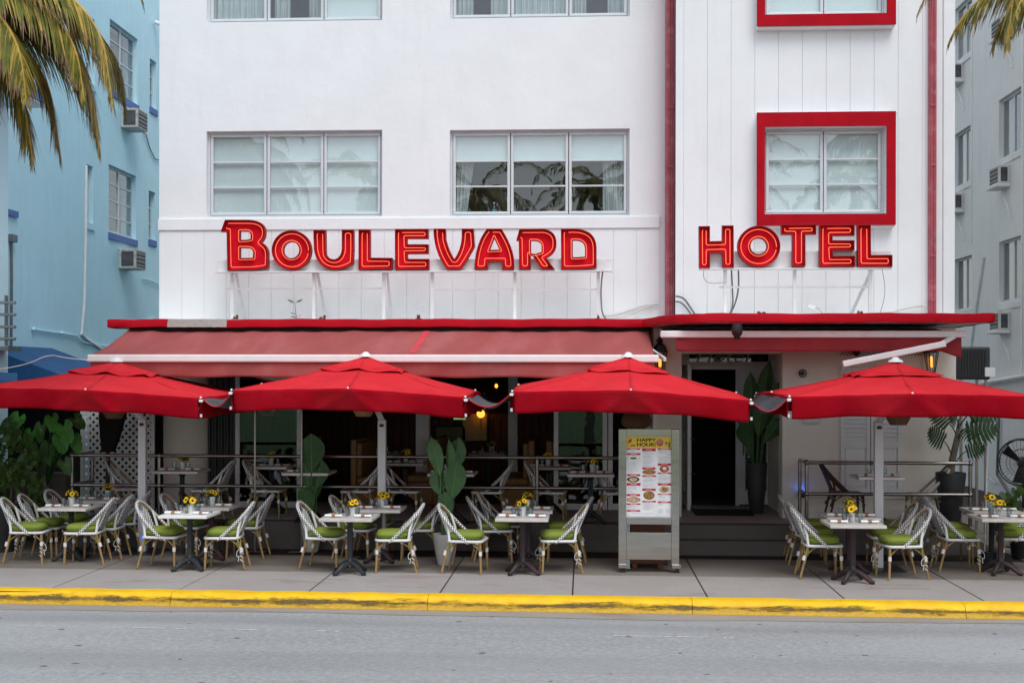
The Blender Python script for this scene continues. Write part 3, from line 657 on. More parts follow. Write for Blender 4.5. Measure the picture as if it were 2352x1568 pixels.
# ================================================================ neighbour: blue building
XB = -10.0
blue = thing('blue_building', 'pale blue stucco building with dark blue sills across the alley', 'building', (XB - 3, 24, 0))
def yb(u): return XB / math.tan(math.atan((u - 1176) / FPX) - YAW)            # depth along the alley wall for picture column u
def zb(u, v): return W(u, v, yb(u)).z
def alley_rect(u0, u1, vt, vb, f):
    y0, y1 = sorted((f(u0), f(u1))); um = (u0 + u1) / 2
    return y0, y1, W(um, vb, f(um)).z, W(um, vt, f(um)).z
bw = [alley_rect(249, 312, 391, 541, yb), alley_rect(251, 315, 67, 222, yb), alley_rect(341, 356, 440, 550, yb), alley_rect(343, 358, 139, 248, yb), alley_rect(197, 213, 380, 510, yb), alley_rect(197, 216, 40, 190, yb)]
bw = [(a, b_, c, max(d, c + .9)) for a, b_, c, d in bw]
mb = MB(); wall_open(mb, 19.3, 38, 0, 12, 0, .35, bw)
mb.v = [(XB - p[1], p[0], p[2]) for p in mb.v]; mb.build('wall', 'blue_stucco', blue, world=True)
mb = MB(); mb.box(XB - 9, XB - .36, 37.6, 38, 0, 12); mb.box(XB - 9, XB, 19.3, 38, 12, 12.3); mb.box(XB - 9, -9.0, 17, 19.299, 0, 12); mb.box(XB - 9, XB - 8.7, 19.31, 37.6, 0, 12); mb.box(XB - 4, XB - 3.9, 19.31, 37.6, 0, 12)
mb.build('wall', 'blue_stucco', blue, world=True)
def alley_window(par, r, xw, sgn, fm, cols, rows_, sill=None, gm='pane_glass'):
    "window set back in an alley wall; sgn = +1 when the wall faces +x"
    y0, y1, z0, z1 = r; xf = xw - sgn * .09; mb = MB(); f = .05
    def bx(m_, a, b_, c, d, t=.05, o=0): m_.box(min(xf - o, xf - o - sgn * t), max(xf - o, xf - o - sgn * t), a, b_, c, d)
    bx(mb, y0, y1, z0, z0 + f); bx(mb, y0, y1, z1 - f, z1); bx(mb, y0, y0 + f, z0 + f, z1 - f); bx(mb, y1 - f, y1, z0 + f, z1 - f)
    for i in range(1, cols): yy = y0 + (y1 - y0) * i / cols; bx(mb, yy - .035, yy + .035, z0 + f, z1 - f)
    w_ = mb.build('window', fm, par, bevel=.004, world=True)
    for i in range(cols):
        a, b_ = y0 + (y1 - y0) * i / cols + .04, y0 + (y1 - y0) * (i + 1) / cols - .04
        for k in range(1, rows_):
            zz = z0 + (z1 - z0) * k / rows_; m2 = MB(); bx(m2, a, b_, zz - .014, zz + .014, .03, sgn * .005); m2.build('glazing_bar', fm, w_, world=True)
        for k in range(rows_):
            m2 = MB(); bx(m2, a, b_, z0 + (z1 - z0) * k / rows_ + .016, z0 + (z1 - z0) * (k + 1) / rows_ - .016, .004, sgn * .02); m2.build('pane', gm, w_, world=True)
    m2 = MB(); bx(m2, y0, y1, z0, z1, .01, sgn * .30); m2.build('blind', 'room_dark', w_, world=True)  # dark backing sheet stands in for the unlit room behind the panes
    if sill:
        m2 = MB(); m2.box(min(xw - sgn * .02, xw + sgn * .035), max(xw - sgn * .02, xw + sgn * .035), y0 - .03, y1 + .03, z0 - .16, z0 - .015); m2.build('sill', sill, w_, bevel=.006, world=True)
for i, r in enumerate(bw): alley_window(blue, r, XB, 1, 'frame_white', 2 if i < 2 else 1, 4 if i < 2 else 3, 'stripe_blue' if i < 4 else 'blue_stucco')
# eyebrow ledge with blue edge over the front corner
ez = W(40, 228, 18.8).z
MB().box(XB - 3, -8.42, 16.5, 19.45, ez, ez + .16).build('eyebrow_ledge', 'blue_stucco', blue, bevel=.01, world=True)
MB().box(XB - 3, -8.40, 16.48, 19.47, ez + .03, ez + .18).build('ledge_band', 'stripe_blue', blue, world=True)
MB().box(XB - 3, XB + .5, 16.9, 19.199, 0, 12).build('front_bay', 'blue_stucco', blue, world=True) if 0 else None
MB().box(XB - .01, XB + .05, 20.2, 21.75, W(0, 500, 21.7).z, W(0, 486, 21.7).z).build('sill', 'stripe_blue', blue, world=True)
# pipes and conduits fixed to the blue wall
def bp(u, v, o=.03): y = yb(u); return (XB + o, y, W(u, v, y).z)
mb = MB().tube([bp(194, 380), bp(193, 560), bp(190, 700), bp(184, 768), bp(195, 778), bp(228, 800), bp(250, 812)], .03, 8); tag(mb.build('drainpipe', 'white_metal', blue, smooth=True, world=True), 'cream downpipe with an elbow at its foot')
MB().tube([bp(72, 756), bp(137, 765), bp(170, 770), bp(187, 786), bp(240, 795), bp(262, 797)], .018, 6).build('conduit', 'blue_stucco', blue, smooth=True, world=True)
for u, v in ((72, 756), (137, 765)): MB().ball(bp(u, v, .04), .04, 5).build('conduit_box', 'blue_stucco', blue, smooth=True, world=True)
jb = Vector(bp(22, 556, .05)); mb = MB().box(XB, XB + .1, jb.y - .1, jb.y + .1, jb.z, jb.z + .13); mb.build('junction_box', 'cable_grey', blue, bevel=.006, world=True)
MB().tube([bp(22, 556), bp(23, 640), bp(22, 800), bp(36, 862)], .024, 6).build('conduit', 'cable_grey', blue, smooth=True, world=True)
MB().tube([bp(325, 305), bp(332, 310), bp(340, 340), bp(352, 365), bp(364, 368)], .014, 5).build('cable', 'cable_grey', blue, smooth=True, world=True)
MB().tube([bp(325, 640), bp(345, 645), bp(366, 655)], .014, 5).build('conduit', 'blue_stucco', blue, smooth=True, world=True)
MB().tube([bp(336, 750), bp(338, 733), bp(350, 732), bp(366, 740)], .016, 5).build('conduit', 'blue_stucco', blue, smooth=True, world=True)
p = Vector(bp(352, 52, .04)); mb = MB().tube([p, p + Vector((.14, -.02, -.05))], .05, 10); mb.ball(p + Vector((.17, -.1, -.07)), .055, 5); mb.ball(p + Vector((.17, .1, -.07)), .055, 5); mb.build('floodlight', 'white_plastic', blue, smooth=True, world=True)
# window air conditioners
def ac_unit(name, p, sgn, label, w=.62, h=.42, d=.38, tray=False, cm='ac_case'):
    "box through the wall; p = point on the wall at its centre"
    t = thing(name, label, 'air conditioner', p)
    x0, x1 = (0, d) if sgn > 0 else (-d, 0); xo = d if sgn > 0 else -d
    MB().box(x0, x1, -w / 2, w / 2, -h / 2, h / 2).build('case', cm, t, bevel=.012)
    MB().box(min(xo, xo + sgn * .004), max(xo, xo + sgn * .004), -w / 2 + .04, w / 2 - .04, -h / 2 + .04, h / 2 - .04).build('grille', 'ac_grille', t)
    MB().box(x0 + .06 if sgn > 0 else x0 + .05, x1 - .05, -w / 2 - .004, -w / 2, -h / 2 + .05, h / 2 - .05).build('side_vent', 'ac_grille', t)
    for k in range(4): MB().box(min(xo, xo + sgn * .012), max(xo, xo + sgn * .012), -w / 2 + .04, w / 2 - .04, -h / 2 + .08 + k * .085, -h / 2 + .09 + k * .085).build('grille_bar', 'ac_case', t)
    if tray:
        MB().box(x0 - (.05 if sgn < 0 else 0), x1 + (.05 if sgn > 0 else 0), -w / 2 - .05, w / 2 + .05, -h / 2 - .07, -h / 2 - .002).build('drip_tray', 'white_metal', t, bevel=.02)
        MB().tube([(sgn * .12, -.05, -h / 2 - .06), (sgn * .05, -.35, -h / 2 - .55), (sgn * .03, -.4, -h / 2 - .75)], .018, 6).build('drain_hose', 'white_metal', t, smooth=True)
    return t
ac_unit('air_conditioner', bp(288, 277, 0), 1, 'rusty window air conditioner on blue wall between two windows', cm='ac_case_rusty')
ac_unit('air_conditioner', bp(284, 597, 0), 1, 'rusty window air conditioner on blue wall below the lower window', cm='ac_case_rusty')
# balcony rail bars at the blue building's front corner
t = thing('balcony_rail', 'four steel balcony bars at the blue building corner', 'railing', (X(14, 18.7), 18.7, Z(790, 18.7)))
for v in (693, 721, 750, 778): MB().tube([(X(-120, 18.7), 18.7, Z(v - 3, 18.7)), (X(36, 18.7), 18.7, Z(v, 18.7))], .024, 8).build('bar', 'steel', t, smooth=True, world=True)
MB().box(X(11, 18.74), X(18, 18.74), 18.725, 18.75, Z(795, 18.7), Z(675, 18.7)).build('post', 'rail_metal', t, world=True)
MB().box(X(-120, 18.74), X(20, 18.74), 18.72, 19.19, Z(805, 18.7), Z(796, 18.7)).build('bracket', 'rail_metal', t, world=True)
# navy awnings of the blue building
AWX = -9.0
t = thing('navy_awning', 'dark navy fabric awning hanging from the blue wall in the alley', 'awning', (XB, 21, 2.4))
a0, a1 = W(46, 790, 20.3), W(46, 872, 20.3); c0 = W(212, 816, 22.4); c1 = W(190, 858, 20.9)
MB().add([(XB + .02, 20.3, a0.z), (XB + .02, 23.2, a0.z), (XB + 1.75, 23.2, a0.z - .62), (XB + 1.75, 20.3, a0.z - .62), (XB + .02, 20.3, a0.z - .62), (XB + .02, 23.2, a0.z - .62)], [(0, 1, 2, 3), (0, 3, 4), (1, 5, 2), (4, 3, 2, 5), (0, 4, 5, 1)]).build('fabric', 'awning_navy', t, world=True)
MB().box(XB + 1.73, XB + 1.75, 20.3, 23.2, a0.z - .9, a0.z - .62).build('valance', 'awning_navy', t, world=True)
t = thing('navy_awning', 'low navy fabric awning showing behind the red parasol', 'awning', (XB, 18.6, 2.2))
z1 = W(10, 848, 18.0).z
MB().add([(XB - .6, 17.4, z1), (XB - .6, 18.6, z1), (X(40, 18.6), 18.6, z1 - .05), (X(40, 17.6), 17.6, z1 - .18), (XB - .6, 17.4, z1 - .4), (XB - .6, 18.6, z1 - .4), (X(40, 18.6), 18.6, z1 - .42), (X(40, 17.6), 17.6, z1 - .44)], [(0, 3, 2, 1), (4, 5, 6, 7), (0, 4, 7, 3), (1, 2, 6, 5), (2, 3, 7, 6), (0, 1, 5, 4)]).build('fabric', 'awning_navy', t, world=True)

# ================================================================ neighbour: pale grey building
XG = 9.0
grey = thing('grey_building', 'pale grey stucco building with small sliding windows across the alley', 'building', (XG + 3, 24, 0))
def yg(u): return XG / math.tan(math.atan((u - 1176) / FPX) - YAW)
gw = [alley_rect(2190, 2231, 298, 422, yg), alley_rect(2293, 2346, 214, 354, yg), alley_rect(2191, 2232, 591, 711, yg), alley_rect(2294, 2346, 548, 691, yg), alley_rect(2190, 2231, 5, 132, yg), alley_rect(2293, 2346, -120, 18, yg)]
mb = MB(); wall_open(mb, 14.5, 38, 0, 12, 0, .35, gw); mb.v = [(XG + p[1], p[0], p[2]) for p in mb.v]; mb.build('wall', 'grey_stucco', grey, world=True)
mb = MB(); mb.box(XG + .36, XG + 6, 37.6, 38, 0, 12); mb.box(XG, XG + 6, 14.5, 38, 12, 12.3); mb.box(XG + .36, XG + 6, 14.5, 14.8, 0, 12); mb.box(XG + 5.7, XG + 6, 14.8, 37.6, 0, 12); mb.box(XG + 3, XG + 3.1, 14.8, 37.6, 0, 12); mb.build('wall', 'grey_stucco', grey, world=True)
for r in gw: alley_window(grey, r, XG, -1, 'frame_white', 2, 1, 'grey_stucco')
def gp(u, v, o=.0): y = yg(u); return (XG - o, y, W(u, v, y).z)
for (u, v), lb in zip(((2203, 170), (2308, 405), (2204, 466), (2309, 738), (2312, 65)), ('below the top window of the farther column', 'below the middle window of the nearer column', 'below the middle window of the farther column', 'between the ground equipment and the lowest nearer window', 'below the top window of the nearer column')):
    ac_unit('air_conditioner', gp(u, v), -1, 'white wall air conditioner ' + lb, .6, .4, .24, True)
MB().tube([gp(2262, 590, .02), gp(2240, 740, .02), gp(2232, 800, .02)], .03, 6).build('pipe', 'white_metal', grey, smooth=True, world=True)
for u, a, b_ in ((2232, 20, 560), (2349, -40, 560), (2348, 560, 860)): MB().tube([gp(u, a, .02), gp(u, b_, .02)], .016, 6).build('pipe', 'grey_stucco', grey, smooth=True, world=True)
MB().tube([gp(2268, 880, .1), (XG - .1, yg(2400), W(2400, 858, yg(2400)).z)], .06, 8).build('duct', 'white_metal', grey, smooth=True, world=True)
MB().tube([gp(2262, 960, .05), gp(2262, 1050, .05), gp(2272, 1090, .05), gp(2292, 1110, .05)], .02, 6).build('pipe', 'white_metal', grey, smooth=True, world=True)
MB().tube([gp(2300, 960, .05), gp(2296, 1090, .05), gp(2340, 1160, .05)], .03, 6).build('pipe', 'cable_grey', grey, smooth=True, world=True)
# condenser in the alley
t = thing('condenser_unit', 'large dark ribbed condenser unit beside the cream wall in the alley', 'condenser', (X(2237, 21), 21.1, 0))
x0, x1, z0, z1 = X(2201, 21), X(2275, 21), Z(870, 21), Z(796, 21)
MB().box(x0, x1, 21, 21.55, z0, z1).build('case', 'pot_dark', t, bevel=.03, world=True)
for i in range(9): MB().box(x0 + .05 + i * (x1 - x0 - .1) / 9, x0 + .05 + i * (x1 - x0 - .1) / 9 + .025, 20.985, 20.999, z0 + .04, z1 - .05).build('rib', 'black_metal', t, world=True)
MB().box(x1 - .1, x1 + .06, 20.95, 20.999, z0 + .05, z0 + .2).build('switch_box', 'white_plastic', t, world=True)
for a in (x0 + .04, x1 - .08):
    for y in (21.03, 21.5): MB().box(a, a + .04, y, y + .04, -.01, z0).build('leg', 'rail_metal', t, world=True)
# ================================================================ neon signs
def inset(poly, d):
    "move a closed outline inwards by d (works for either winding), then round it"
    A = sum(poly[i][0] * poly[(i + 1) % len(poly)][1] - poly[(i + 1) % len(poly)][0] * poly[i][1] for i in range(len(poly)))
    if A < 0: d = -d
    out = []; k = len(poly)
    for i in range(k):
        p, q, r = Vector(poly[i - 1]), Vector(poly[i]), Vector(poly[(i + 1) % k])
        a, b_ = (q - p).normalized(), (r - q).normalized(); n1, n2 = Vector((-a.y, a.x)), Vector((-b_.y, b_.x))
        m_ = n1 + n2
        if m_.length < .2: out.append(tuple(q + n1 * d)); continue
        m_.normalize(); out.append(tuple(q + m_ * d / max(.4, m_.dot(n1))))
    return out
def dense(poly, step):
    out = []; k = len(poly)
    for i in range(k):
        a, b_ = Vector(poly[i]), Vector(poly[(i + 1) % k]); n = max(1, int((b_ - a).length / step)); out += [tuple(a + (b_ - a) * j / n) for j in range(n)]
    return out
def sign(label, letters, org, Y, board, posts, rail, zbase, label_cat='neon sign'):
    pts0 = [W((org + x / 3.92) * .9408, (500 + y / 3.92) * .9408, Y) for L in letters for x, y in L[0]]
    cx = sum(p.x for p in pts0) / len(pts0)
    t = thing('neon_sign', label, label_cat, (cx, Y + .1, zbase))
    for k, L in enumerate(letters):
        loops = [[(lambda p: (p.x, p.z))(W((org + x / 3.92) * .9408, (500 + y / 3.92) * .9408, Y)) for x, y in lp] for lp in L]
        # the letter body: back plate + deep edge
        bm = bmesh.new(); eds = []
        for lp in loops:
            vs = [bm.verts.new((x, Y + .10, z)) for x, z in lp]; eds += [bm.edges.new((vs[i], vs[(i + 1) % len(vs)])) for i in range(len(vs))]
        bmesh.ops.triangle_fill(bm, use_beauty=True, use_dissolve=False, edges=eds)
        mb = MB(); bm.verts.index_update()
        mb.add([v.co for v in bm.verts], [[v.index for v in f.verts] for f in bm.faces]); bm.free()
        lt = mb.build('letter', 'sign_red', t, world=True)
        mb = MB()
        for lp in loops:
            n = len(lp)
            inn = inset(lp, .008) if lp is loops[0] else inset(lp, -.008)
            V = [(x, Y, z) for x, z in lp] + [(x, Y + .104, z) for x, z in lp] + [(x, Y, z) for x, z in inn] + [(x, Y + .099, z) for x, z in inn]
            for i in range(n):
                j = (i + 1) % n; o = len(mb.v)
                mb.f += [(o + i, o + j, o + n + j, o + n + i), (o + 2 * n + j, o + 2 * n + i, o + 3 * n + i, o + 3 * n + j), (o + i, o + 2 * n + i, o + 2 * n + j, o + j)] if 0 else []
            mb.add(V, [f for i in range(n) for f in ((i, (i + 1) % n, n + (i + 1) % n, n + i), (2 * n + (i + 1) % n, 2 * n + i, 3 * n + i, 3 * n + (i + 1) % n), (i, 2 * n + i, 2 * n + (i + 1) % n, (i + 1) % n))])
        mb.build('letter_edge', 'sign_edge', lt, world=True)
        for q, lp in enumerate(loops):
            ins = inset(lp, .052 if q == 0 else -.026)
            path = chaikin(dense(ins, .05), 2); path = [Vector((x, Y + .035, z)) for x, z in path]
            MB().tube(path[3:] if q == 0 else path, .005, 6, closed=(q > 0)).build('neon_tube', 'neon', lt, smooth=True, world=True)
    a, b_, z0, z1 = board
    MB().box(a, b_, Y + .11, Y + .22, z0, z1).build('raceway', 'white_metal', t, bevel=.006, world=True)
    MB().box(a - .0, b_, Y + .02, Y + .24, z0 - .022, z0 - .001).build('tray', 'white_metal', t, world=True)
    for (xa, xz, sl) in posts:
        MB().bar((xa, Y + .16, zbase), (xa, Y + .16, z0 - .022), .05).build('post', 'white_metal', t, world=True)
        if sl: MB().bar((xa + sl, Y + .55, zbase), (xa + .04, Y + .24, z0 - .022), .035).build('stay', 'white_metal', t, world=True)
    for (xa, xz, zz) in rail: MB().box(xa, xz, Y + .19, Y + .22, zz - .014, zz + .014).build('cross_rail', 'white_metal', t, world=True)
    return t
def circ(cx, cy, rx, ry, n=40): return [(cx + rx * math.cos(2 * math.pi * i / n), cy + ry * math.sin(2 * math.pi * i / n)) for i in range(n)]
def sh4(L): return [[(x - 1960 + 0, y) for x, y in lp] for lp in L]
# outlines traced in a common drawing grid (3.92 units per source pixel)
B_ = [[(150, 258), (192, 143)] + bez((420, 143), (575, 148), (578, 255), 7) + bez((576, 290), (568, 330), (540, 357), 4) + bez((545, 362), (605, 395), (607, 470), 5) + bez((604, 600), (500, 622), (430, 624), 7) + [(215, 628), (208, 258)],
      [(333, 252)] + bez((400, 252), (437, 258), (437, 292), 5) + bez((437, 325), (405, 335), (380, 335), 4) + [(333, 335)],
      [(333, 412)] + bez((400, 412), (460, 415), (462, 460), 5) + bez((458, 506), (410, 508), (390, 508), 4) + [(333, 508)]]
O_ = [circ(829, 433, 190, 190), circ(826, 432, 77, 78, 28)]
U_ = [[(1037, 240), (1155, 240), (1157, 425)] + bez((1160, 470), (1180, 518), (1235, 520), 6) + bez((1240, 520), (1300, 510), (1310, 425), 6) + [(1310, 237), (1425, 237), (1425, 430)] + bez((1420, 560), (1330, 622), (1235, 622), 8) + bez((1230, 622), (1075, 610), (1044, 430), 8)]
L_ = [[(1470, 235), (1583, 235), (1583, 505), (1795, 507), (1792, 615), (1470, 620)]]
E_ = [[(1818, 232), (2138, 230), (2138, 325), (1935, 325), (1937, 377), (2140, 377), (2140, 468), (1937, 470), (1940, 517), (2145, 517), (2145, 617), (1820, 620)]]
d4 = lambda L: [[(x + 1960, y) for x, y in lp] for lp in L]   # second half drawn from an origin 500 px further on
V_ = d4([[(228, 228), (345, 228)] + bez((348, 330), (375, 440), (425, 515), 7) + bez((430, 515), (490, 430), (498, 310), 7) + [(498, 228), (612, 228)] + bez((622, 400), (560, 520), (490, 615), 8) + [(360, 617)] + bez((350, 610), (225, 440), (228, 230), 9)])
A_ = d4([[(740, 228), (878, 228)] + bez((890, 245), (1000, 420), (1000, 560), 7) + [(1000, 618), (885, 618), (885, 542), (748, 542), (748, 615), (620, 615)] + bez((622, 560), (640, 350), (735, 235), 8), [(808, 322), (858, 428), (766, 432)] ])
R_ = d4([[(1020, 342), (1050, 232)] + bez((1285, 230), (1405, 250), (1405, 360), 8) + bez((1403, 400), (1390, 470), (1308, 510), 6) + [(1390, 616), (1262, 616), (1172, 484), (1160, 484), (1160, 615), (1048, 615), (1044, 345)],
         [(1162, 343)] + bez((1200, 343), (1262, 348), (1262, 400), 6) + bez((1262, 450), (1210, 470), (1190, 470), 5) + [(1162, 466)]])
D_ = d4([[(1447, 230)] + bez((1590, 228), (1790, 240), (1790, 420), 10) + bez((1790, 600), (1620, 617), (1560, 616), 9) + [(1450, 615)], [(1562, 340)] + bez((1600, 340), (1678, 345), (1678, 420), 7) + bez((1678, 495), (1610, 500), (1595, 500), 6) + [(1562, 500)]])
YS1, YS2 = 19.55, 18.55
def zz(v, Y, u): return W(u, v, Y).z
sign('long red neon sign of nine channel letters on white posts above the awning', [B_, O_, U_, L_, E_, V_, A_, R_, D_], 500, YS1,
     (X(493, YS1), X(1407, YS1), zz(621, YS1, 950), zz(594, YS1, 950)),
     [(X(527, YS1), 0, .10), (X(716, YS1), 0, .12), (X(878, YS1), 0, .06), (X(990, YS1), 0, 0), (X(1181, YS1), 0, 0), (X(1374, YS1), 0, 0)],
     [(X(508, YS1), X(876, YS1), zz(661, YS1, 700)), (X(992, YS1), X(1374, YS1), zz(663, YS1, 1180))], ZCT - .002)
H_ = [[(417, 205), (523, 203), (523, 348), (640, 345), (640, 197), (750, 197), (752, 600), (645, 602), (642, 457), (523, 460), (523, 605), (420, 605)]]
O2 = [circ(992, 397, 205, 198), circ(990, 395, 79, 78, 28)]
T_ = [[(1205, 190), (1540, 185), (1540, 283), (1437, 283), (1437, 588), (1313, 590), (1313, 285), (1208, 285)]]
E2 = [[(1573, 190), (1907, 187), (1907, 295), (1697, 297), (1697, 338), (1907, 338), (1907, 435), (1700, 437), (1703, 488), (1912, 486), (1912, 590), (1573, 592)]]
L2 = [[(1937, 190), (2063, 188), (2065, 480), (2270, 478), (2270, 592), (1940, 592)]]
sign('shorter red neon sign of five channel letters above the hotel entrance', [H_, O2, T_, E2, L2], 1600, YS2,
     (X(1608, YS2), X(2050, YS2), zz(614, YS2, 1830), zz(575, YS2, 1830)),
     [(X(1668, YS2), 0, 0), (X(1829, YS2), 0, 0), (X(2004, YS2), 0, -.22)], [(X(1655, YS2), X(2000, YS2), zz(657, YS2, 1830))], ZCT - .002)
# cables of the signs and bits of rusty ironwork on the canopy
def cable(name, mat, pts, r, label, Yv):
    P = [W(u, v, Y) for (u, v), Y in zip(pts, Yv if isinstance(Yv, list) else [Yv] * len(pts))]
    o = MB().tube(chaikin([tuple(p) for p in P], 2, False), r, 6).build(name, mat, None, smooth=True); return tag(o, label, 'cable')
cable('cable', 'cable_grey', [(1385, 618), (1380, 660), (1381, 700), (1384, 722), (1392, 733)], .012, 'grey cables dropping from the long sign beside its last post', YS1 + .12)
cable('cable', 'cable_white', [(1384, 724), (1400, 726), (1440, 716), (1480, 700), (1512, 700)], .014, 'upper rusty white conduit curving along the white wall', YF - .05)
cable('cable', 'cable_white', [(1384, 731), (1410, 731), (1450, 722), (1478, 706), (1500, 701)], .014, 'lower rusty white conduit curving along the white wall', YF - .09)
cable('cable', 'cable_grey', [(1552, 680), (1570, 683), (1585, 705), (1600, 728)], .014, 'upper grey cable looping from the red pipe casing to canopy', YT - .08)
cable('cable', 'cable_grey', [(1552, 692), (1565, 694), (1580, 710), (1590, 728)], .014, 'lower grey cable looping from the red pipe casing to canopy', YT - .10)
cable('cable', 'cable_grey', [(1680, 618), (1682, 660), (1684, 700), (1676, 722)], .012, 'straight dark cable hanging behind the shorter sign', YS2 + .3)
cable('cable', 'cable_grey', [(1696, 618), (1697, 660), (1690, 695), (1677, 722)], .012, 'bowed dark cable hanging behind the shorter sign', YS2 + .36)
cable('cable', 'cable_white', [(1862, 706), (1880, 705), (1892, 722)], .016, 'white flex leading from the plug on the canopy', YS2 + .2)
cable('cable', 'cable_white', [(2005, 723), (2040, 720), (2090, 705), (2130, 702)], .014, 'rusty white conduit beside the shorter sign on panelled wall', YT - .06)
cable('cable', 'cable_grey', [(1617, 617), (1615, 640), (1630, 652), (1668, 648)], .004, 'thin wire loop under the first letter of shorter sign', YS2 + .1)
cable('cable', 'cable_grey', [(2026, 617), (2034, 665), (2028, 700), (2020, 722)], .004, 'thin wire dangling from the end of shorter sign', YS2 + .1)
o = MB().bar(W(1855, 702, YS2 + .2), W(1872, 708, YS2 + .2), .06).build('power_plug', 'white_plastic', None, bevel=.008); tag(o, 'white power plug box lying above the canopy', 'plug')
p_ = [(540, 728, 'beside the first post of the long sign'), (740, 729, 'right behind the second sign post'), (962, 727, 'standing clear between the sign posts'), (1373, 729, 'at the foot of the last long sign post')]
random.seed(5)
def stub(u, v, Y, lb):
    p = W(u, v, Y); p.z = ZCT - .003; mb = MB()
    for k in range(5):
        q = p + Vector((random.uniform(-.04, .04), random.uniform(-.03, .03), 0)); mb.bar(q, q + Vector((random.uniform(-.03, .04), 0, random.uniform(.04, .08))), random.uniform(.015, .03))
    mb.box(p.x - .05, p.x + .05, p.y - .03, p.y + .03, p.z, p.z + .02)
    tag(mb.build('iron_stub', 'rust', None), 'rusty iron stub on canopy ' + lb, 'iron stub')
for u, v, lb in p_: stub(u, v, 19.5, lb)
stub(1748, 722, 18.2, 'by the shorter sign first letters'); stub(1973, 722, 18.4, 'behind the last shorter sign post')
# weed growing from the canopy
p = W(681, 727, 19.42); p.z = ZCT - .002
t = thing('weed', 'small green weed sprouting from the canopy edge', 'weed', p); random.seed(11)
MB().tube([(0, 0, 0), (-.012, 0, .12), (-.03, .01, .26)], [.006, .005, .003], 6).build('stem', 'leaf_mid', t, smooth=True)
mb = MB()
for k in range(16):
    hi = k < 9; a = random.uniform(0, 6.28); b0 = Vector((-.03, .01, .26)) if hi else Vector((0, 0, .02 + .01 * (k - 9))); L = .14 if hi else .11
    d = Vector((math.cos(a), math.sin(a), random.uniform(.0, .5))) * L; s_ = d.cross(Vector((0, 0, 1))).normalized() * .04
    mb.add([b0, b0 + d * .6 + s_, b0 + d, b0 + d * .6 - s_], [(0, 1, 2, 3)])
mb.build('leaves', 'leaf_bright', t)

# ================================================================ awnings
def zl_(v, Y, u): return W(u, v, Y).z
YA0, YA1 = 19.45, 17.9
t = thing('awning', 'wide faded red retractable awning with white front bar', 'awning', (X(850, YA1), YA0, 2.8))
xa0, xa1 = X(297, YA0), X(1490, YA0); za0, za1 = zl_(757, YA0, 890), zl_(815, YA1, 850)
def aw(a, b_):
    x = xa0 + (xa1 - xa0) * a; f = b_
    z = za0 + (za1 - za0) * f - .05 * math.sin(f * math.pi) * (.6 + .4 * math.sin(a * 9))
    z += .010 * math.sin(a * 46 + f * 7) * math.sin(f * math.pi) + .014 * max(0, math.sin(a * 31 + 2 * f)) ** 6 * (1 - f) + .006 * math.sin(a * 130 + f * 20) * (1 - f)
    return (x, YA0 + (YA1 - YA0) * f, z)
fb = MB().grid(aw, 220, 14).build('fabric', 'awning_faded', t, smooth=True, world=True, solid=.004)
for a in (.105, .25, .42, .56, .735, .90):
    mb = MB(); mb.grid(lambda p, q: (lambda r: (r[0], r[1], r[2] + .004))(aw(a + (p - .5) * .003 - .0 * q, q)), 1, 14); mb.build('seam', 'awning_faded', fb, world=True)
mb = MB().grid(lambda p, q: (lambda r: (r[0], r[1] - .002, r[2] + .006))(aw(.575 + p * .011 + .006 * (q - 1) * -1 - .006, .03 + q * .9)), 2, 14); tag(mb.build('repair_patch', 'awning_patch', fb, world=True), 'brighter red repair strip')
MB().box(xa0 - .03, xa1 + .06, YA1 - .07, YA1 + .03, za1 - .105, za1 + .004).build('front_bar', 'white_plastic', t, bevel=.02, world=True)
MB().grid(lambda a, b_: (xa0 + (xa1 - xa0) * a, YA1 - .02 + .012 * math.sin(a * 70 + b_ * 2) * b_ + .02 * b_ * math.sin(a * 13), za1 - .10 - b_ * (.22 + .008 * math.sin(a * 40))), 240, 6).build('valance', 'awning_faded', t, smooth=True, world=True, solid=.003)
MB().tube([(xa0 + .02, YA0 + .02, za0 - .01), (xa1 + .02, YA0 + .02, za0 - .01)], .06, 10).build('roller', 'black_metal', t, smooth=True, world=True)
for x in (xa0 + .25, (xa0 + xa1) / 2, xa1 - .25): MB().bar((x, YA0, za0 - .12), (x + .4, YA1 + .03, za1 - .06), .04, .05).build('folding_arm', 'white_metal', t, world=True)
for x in (xa0 + .3, xa0 + 2.2, xa0 + 4.3, xa0 + 6.2, xa1 - .3): MB().box(x, x + .08, YA0 + .03, YF + .02, za0 - .06, za0 + .02).build('bracket', 'white_metal', t, world=True)
# entrance awning, drawn in under the canopy
YA2 = 17.95
t = thing('awning', 'drawn-in dark red awning under the canopy over the entrance', 'awning', (X(1870, YA2), YA2 + .4, 3.0))
xe0, xe1 = X(1517, YA2), X(2220, YA2); ze = zl_(767, YA2, 1870)
MB().box(xe0, xe1, YA2, YA2 + .10, ze - .05, ze + .048).build('front_bar', 'white_metal', t, bevel=.018, world=True)
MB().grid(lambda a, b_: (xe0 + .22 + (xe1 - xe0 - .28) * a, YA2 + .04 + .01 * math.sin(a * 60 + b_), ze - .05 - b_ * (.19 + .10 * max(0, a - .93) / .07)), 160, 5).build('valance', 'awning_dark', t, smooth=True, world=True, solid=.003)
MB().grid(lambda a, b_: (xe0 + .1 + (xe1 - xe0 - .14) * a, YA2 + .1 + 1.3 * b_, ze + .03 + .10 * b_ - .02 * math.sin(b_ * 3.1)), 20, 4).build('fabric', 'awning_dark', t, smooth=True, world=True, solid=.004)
MB().box(xe0 + .06, xe1 - .05, YA2 + 1.4, YT - .02, ze + .02, ze + .13).build('cassette', 'white_metal', t, world=True)
